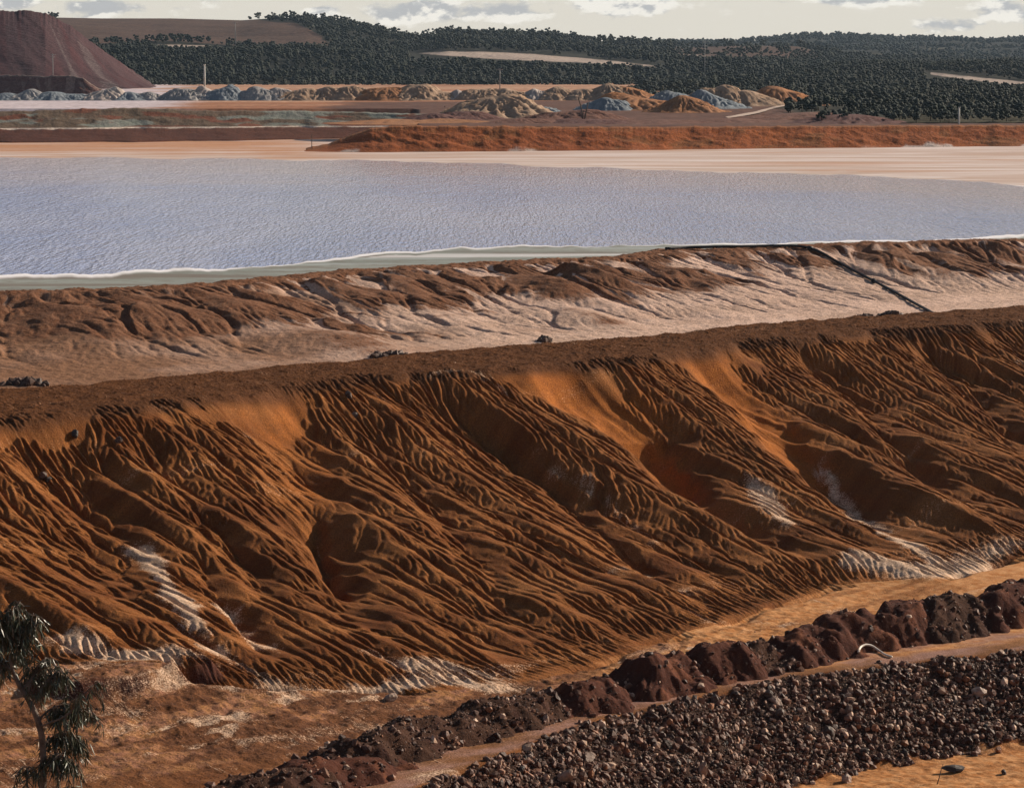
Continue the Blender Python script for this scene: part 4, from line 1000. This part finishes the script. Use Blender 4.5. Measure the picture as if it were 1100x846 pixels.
# thin stick stuck in the orange sand beside the wedge rock
l0, _ = cast(1006, 842)
m_stick = simple_mat('dry_wood', (.05, .035, .025), (.09, .06, .045), 6)
l1 = np.array(at_depth(1013, 820, l0[1] + .5)) - l0
o = link('stick', new_mesh('stick', *tube_data([(0, 0, -.1), l1 * .35 + [.03, 0, 0], l1 * .7, l1], [.03, .027, .022, .012], 6), m_stick), loc=tuple(l0))
tag(o, 'thin dark stick standing beside the wedge shaped rock', 'stick')

m_post = simple_mat('pale_post', (.62, .60, .55), (.5, .48, .44), 1, .6, .1)
m_wood = simple_mat('weathered_wood', (.10, .07, .05), (.15, .10, .075), 2)
m_steel = simple_mat('grey_steel', (.20, .19, .185), (.28, .27, .26), 1, .5, .1)
def mast(px, py0, py1, d, w, mat_, label, cat='mast', arms=0, cap=True):
    x, y, z0 = at_depth(px, py0, d); z1 = at_depth(px, py1, d)[2]; h = z1 - z0
    e = bpy.data.objects.new('mast', None); COL.objects.link(e); e.location = (x, y, z0)
    tag(e, label, cat)
    link('shaft', new_mesh('shaft', *tube_data([(0, 0, -2), (0, 0, h * .5), (0, 0, h)], [w, w * .85, w * .7], 10), mat_), e)
    link('base_block', new_mesh('base_block', *box_data(0, 0, .1, w * 4, w * 4, 1.0), mat_), e)
    if cap: link('cap', new_mesh('cap', *box_data(0, 0, h + w * .3, w * 1.9, w * 1.9, w * .8), mat_), e)
    for k in range(arms):
        link('arm', new_mesh('arm', *box_data(0, 0, h * (.96 - .1 * k), w * (11 - 2 * k), w * 1.1, w * 1.1), mat_), e)
    return e
mast(220, 99, 70, 1150, .46, m_post, 'pale round mast standing before the dark forest at left')
mast(1030, 138, 116, 690, .27, m_post, 'short whitish post behind the crest of the red bank at far right', 'post')
mast(214, 98, 90, 1160, .16, m_wood, 'short thin post just left of the pale mast', 'post', cap=False)
mast(537, 98, 74, 1250, .26, m_steel, 'slim grey steel mast against the forest in the middle', arms=1)
mast(57, 83, 58, 1190, .22, m_steel, 'thin lattice mast in front of the purple hill', arms=2)
mast(253, 46, 24, 1800, .28, m_steel, 'faint thin mast in front of the brown plateau dump', arms=1)
mast(757, 82, 44, 1500, .24, m_steel, 'faint tall mast before the distant right hills', arms=2)
mast(335, 161, 144, 640, .10, m_wood, 'small brown post on the orange beach left of the red bank', 'post', cap=False)
mast(478, 132, 114, 820, .20, m_wood, 'brown post behind the flat orange sand heaps', 'post', cap=False)
for (a_, b_), lb in [(((627, 128), (621, 104)), 'left leaning stick on the wide reddish brown heap'), (((627, 128), (632, 110)), 'right leaning stick on the wide reddish brown heap')]:
    p0 = np.array(at_depth(*a_, 722)); p1 = np.array(at_depth(*b_, 722)) - p0
    tag(link('stick', new_mesh('stick', *tube_data([(0, 0, -1), p1 * .5 + [.1, 0, 0], p1], [.22, .18, .12], 6), m_wood), loc=tuple(p0)), lb, 'stick')

# ------------------------------------------------------------------ eucalyptus sapling at the lower left
TD = 37.0
def tp_(px, py, off=0.0): return np.array(at_depth(px, py, TD + off))
base = tp_(44, 1010); base[2] = 32.2 - .300 * TD - .2
tree = bpy.data.objects.new('eucalyptus_tree', None); COL.objects.link(tree); tree.location = tuple(base)
tag(tree, 'young eucalyptus with drooping grey green leaves standing at the lower left corner', 'tree')
m_bark = simple_mat('eucalyptus_bark', (.10, .075, .06), (.22, .17, .14), 9, .75, .5)
t = NT('eucalyptus_leaf'); c = t.attr('tint', True); t.color(c); t.set(Roughness=.38); t.b.inputs['Specular IOR Level'].default_value = .55
m_leaf = t.m
def curve(pts, n=22):
    P = np.array(pts); q = np.linspace(0, len(P) - 1, n); P = np.stack([np.interp(q, np.arange(len(P)), P[:, k]) for k in range(3)], -1)
    for _ in range(2): P[1:-1] = .25 * P[:-2] + .5 * P[1:-1] + .25 * P[2:]
    return P
main = curve([base, tp_(45, 900), tp_(46, 846), tp_(47, 815), tp_(45, 790), tp_(40, 770), tp_(31, 752), tp_(20, 735), tp_(13, 718), tp_(9, 700)], 44)
link('trunk', new_mesh('trunk', *tube_data(main - base, np.interp(np.linspace(0, 1, 44), [0, .55, .8, 1], [.055, .042, .03, .016]), 9), m_bark), tree)
limbs = [
    [tp_(9, 702), tp_(5, 690), tp_(8, 672, .1), tp_(14, 655, .1), tp_(22, 646, .15)],
    [tp_(9, 702), tp_(0, 680, -.1), tp_(-10, 660, -.1), tp_(-14, 645)],
    [tp_(12, 715), tp_(20, 700, .1), tp_(30, 675, .2), tp_(36, 658, .2)],
    [tp_(24, 740), tp_(36, 726, .1), tp_(42, 712, .1), tp_(50, 706, .2)],
    [tp_(33, 756), tp_(45, 738, -.1), tp_(58, 724, -.1), tp_(64, 716, 0)],
    [tp_(41, 773), tp_(52, 762, .1), tp_(66, 756, .1), tp_(82, 757, .2), tp_(92, 765, .2)],
    [tp_(43, 780), tp_(56, 775, -.2), tp_(74, 768, -.2), tp_(88, 748, -.2), tp_(100, 735, -.2)],
    [tp_(46, 800), tp_(58, 790, .2), tp_(72, 786, .2), tp_(84, 796, .3)],
    [tp_(46, 830), tp_(56, 815, -.1), tp_(66, 810, -.1), tp_(78, 822, -.1)],
    [tp_(46, 842), tp_(38, 830, .1), tp_(32, 822, .1), tp_(28, 826, .1)],
    [tp_(14, 720), tp_(3, 712, .1), tp_(-8, 705, .1), tp_(-20, 712, .1)],
    [tp_(46, 860), tp_(62, 848), tp_(78, 846), tp_(88, 860)],
]
leafV = []; leafF = []; tint = []; nv_ = 0
r = np.random.default_rng(77)
def leaf(p, dirv, L, W):
    global nv_
    dirv = dirv / np.linalg.norm(dirv); side = np.cross(dirv, r.normal(size=3)); side /= np.linalg.norm(side) + 1e-9; nn = np.cross(side, dirv)
    pts = []
    bend = r.uniform(-.22, .22)
    for t_, w_ in ((0, .08), (.3, 1.0), (.65, .72), (1.0, .04)):
        c_ = p + dirv * L * t_ + nn * (bend * L * t_ * t_) + np.array([0, 0, -.10 * L * t_ * t_])
        pts += [c_ - side * W * w_ * .5, c_ + nn * W * .12 * w_, c_ + side * W * w_ * .5]
    leafV.extend(pts)
    for k in range(3):
        b = nv_ + k * 3; leafF.extend([b, b + 1, b + 4, b + 3, b + 1, b + 2, b + 5, b + 4])
    c0 = np.array([.05, .062, .036]) * r.uniform(.55, 1.5); 
    if r.uniform() < .10: c0 = np.array([.16, .10, .05]) * r.uniform(.6, 1.3)
    tint.extend([c0] * 12); nv_ += 12
bd = []
for li, L_ in enumerate(limbs):
    P = curve(L_, 14); bd = tube_data(P - base, np.linspace(.017, .006, 14), 6)
    link('branch', new_mesh('branch', *bd, m_bark), tree)
dense = {0: 1.35, 1: 1.35, 2: 1.2, 5: 1.3, 7: 1.3, 8: 1.0, 9: .35, 4: .75, 3: .6, 6: .5, 10: .8, 11: .9}
twigs = []
for li, L_ in enumerate(limbs):
    P = curve(L_, 30)
    for _ in range(int(50 * dense.get(li, .7))):
        k = r.integers(9, 30); p = P[k] + r.normal(0, .02, 3)
        d0 = np.array([r.normal(0, 1), r.normal(0, 1), r.uniform(-.5, .8)]); d0 /= np.linalg.norm(d0)
        n_ = 7; pts = [p]; step = r.uniform(.025, .05)
        for q in range(n_):
            d0 = d0 + np.array([0, 0, -.28]); d0 /= np.linalg.norm(d0); pts.append(pts[-1] + d0 * step)
        twigs.append(np.array(pts))
        for q in range(1, n_ + 1):
            for _2 in range(r.integers(1, 3)):
                leaf(pts[q], d0 * .55 + r.normal(0, .55, 3) + np.array([0, 0, -.75]), r.uniform(.09, .18), r.uniform(.013, .024))
link('twigs', new_mesh('twigs', *join([tube_data(q - base, np.linspace(.004, .002, len(q)), 4, False) for q in twigs]), m_bark), tree)
link('foliage', new_mesh('foliage', np.array(leafV) - base, leafF, np.full(len(leafF) // 4, 4), m_leaf, True, dict(tint=np.array(tint))), tree)
print('leaves', nv_ // 12)

# ------------------------------------------------------------------ light, sky, camera
AZ, EL = R(57), R(25)      # sun azimuth measured from +Y towards +X
sun = bpy.data.lights.new('sun', 'SUN'); sun.energy = 5.0; sun.angle = R(.5); sun.color = (1.0, .86, .70)
so = bpy.data.objects.new('sun', sun); COL.objects.link(so)
sd = Vector((math.sin(AZ) * math.cos(EL), math.cos(AZ) * math.cos(EL), math.sin(EL)))
so.rotation_euler = sd.to_track_quat('Z', 'Y').to_euler()
w = bpy.data.worlds.new('World'); sc.world = w; w.use_nodes = True
nt = w.node_tree; n = nt.nodes; l = nt.links; bg = n['Background']; bg.inputs['Strength'].default_value = .05
sky = n.new('ShaderNodeTexSky'); sky.sky_type = 'NISHITA'; sky.sun_disc = False; sky.sun_elevation = EL; sky.sun_rotation = AZ
sky.air_density = 1.0; sky.dust_density = 1.5; sky.ozone_density = 1.0
tc = n.new('ShaderNodeTexCoord'); sx_ = n.new('ShaderNodeSeparateXYZ'); l.new(tc.outputs['Generated'], sx_.inputs[0])
def mth(op, a, b):
    m_ = n.new('ShaderNodeMath'); m_.operation = op
    for i, v in enumerate((a, b)):
        if isinstance(v, (int, float)): m_.inputs[i].default_value = v
        else: l.new(v, m_.inputs[i])
    return m_.outputs[0]
def cloud_noise(dz, scale, det, off):
    mp = n.new('ShaderNodeMapping'); mp.inputs['Scale'].default_value = (1, 1, 2.2); mp.inputs['Location'].default_value = (off, 0, dz)
    l.new(tc.outputs['Generated'], mp.inputs[0])
    t_ = n.new('ShaderNodeTexNoise'); t_.inputs['Scale'].default_value = scale; t_.inputs['Detail'].default_value = det; t_.inputs['Roughness'].default_value = .58
    l.new(mp.outputs[0], t_.inputs['Vector']); return t_.outputs['Fac']
def rmp(f, a, b):
    q = n.new('ShaderNodeMapRange'); q.interpolation_type = 'SMOOTHSTEP'; q.inputs['From Min'].default_value = a; q.inputs['From Max'].default_value = b
    l.new(f, q.inputs['Value']); return q.outputs['Result']
def mixc(f, a, b):
    q = n.new('ShaderNodeMix'); q.data_type = 'RGBA'; l.new(f, q.inputs[0])
    for i, v in ((6, a), (7, b)):
        if isinstance(v, tuple): q.inputs[i].default_value = (*v, 1)
        else: l.new(v, q.inputs[i])
    return q.outputs[2]
cn1 = cloud_noise(0, 55, 8, .37); cn2 = cloud_noise(-.006, 55, 8, .37)
def blob(px, py, wx, hy):
    a_ = mth('DIVIDE', mth('SUBTRACT', mth('DIVIDE', sx_.outputs[0], sx_.outputs[1]), (px - 550) / F), wx / F)
    b_ = mth('DIVIDE', mth('SUBTRACT', sx_.outputs[2], (62 - py) / F), hy / F)
    return mth('POWER', 2.718, mth('MULTIPLY', -1.0, mth('ADD', mth('MULTIPLY', a_, a_), mth('MULTIPLY', b_, b_))))
bl = None
for q in [(480, 12, 105, 15), (665, 6, 85, 14), (1075, 14, 50, 18), (1030, 27, 40, 9), (20, 4, 60, 9), (115, 8, 60, 10), (345, 14, 25, 6), (905, 2, 60, 6), (250, -30, 200, 22), (800, -35, 260, 25)]:
    bq = blob(*q); bl = bq if bl is None else mth('MAXIMUM', bl, bq)
front = mth('GREATER_THAN', sx_.outputs[1], 0)
bl = mth('MULTIPLY', bl, front)
far_ = rmp(sx_.outputs[2], .03, .06)
cov = rmp(mth('ADD', cn1, mth('MULTIPLY', bl, .36)), .62, .76)
up = rmp(sx_.outputs[2], .0, .006)
cov = mth('MULTIPLY', cov, up)
shade = rmp(mth('SUBTRACT', cn1, cn2), -.05, .06)
CLOUD_HI, CLOUD_LO = (14.5, 13.7, 12.2), (7.6, 7.5, 7.4)
cream = mixc(rmp(sx_.outputs[2], .02, .22), (11.8, 10.9, 9.2), sky.outputs['Color'])
colr = mixc(cov, cream, mixc(shade, CLOUD_LO, CLOUD_HI))
l.new(colr, bg.inputs['Color'])

hm = bpy.data.materials.new('haze'); hm.use_nodes = True; hn = hm.node_tree.nodes
hn.remove(hn['Principled BSDF']); pv = hn.new('ShaderNodeVolumePrincipled'); pv.inputs['Color'].default_value = (.55, .75, 1.0, 1); pv.inputs['Density'].default_value = .00003; pv.inputs['Anisotropy'].default_value = .2
hm.node_tree.links.new(pv.outputs[0], hn['Material Output'].inputs['Volume'])
v_, f_, s__ = box_data(0, 0, 150, 13000, 13000, 340)
tag(link('haze', new_mesh('haze', v_, f_, s__, hm, False)), 'thin blue haze over the far hills', 'haze', kind='stuff')

cam = bpy.data.cameras.new('camera'); cam.sensor_width = 36; cam.sensor_fit = 'HORIZONTAL'; cam.lens = 36 * F / 1100; cam.clip_start = .5; cam.clip_end = 30000
co = bpy.data.objects.new('camera', cam); COL.objects.link(co); co.location = (0, 0, CH); co.rotation_euler = (math.pi / 2 - PITCH, 0, 0)
sc.camera = co
vs = sc.view_settings; vs.view_transform = 'Standard'; vs.look = 'None'; vs.exposure = .40; vs.gamma = 1; vs.use_curve_mapping = False
sc.cycles.use_denoising = True
sc.cycles.max_bounces = 5; sc.cycles.diffuse_bounces = 2
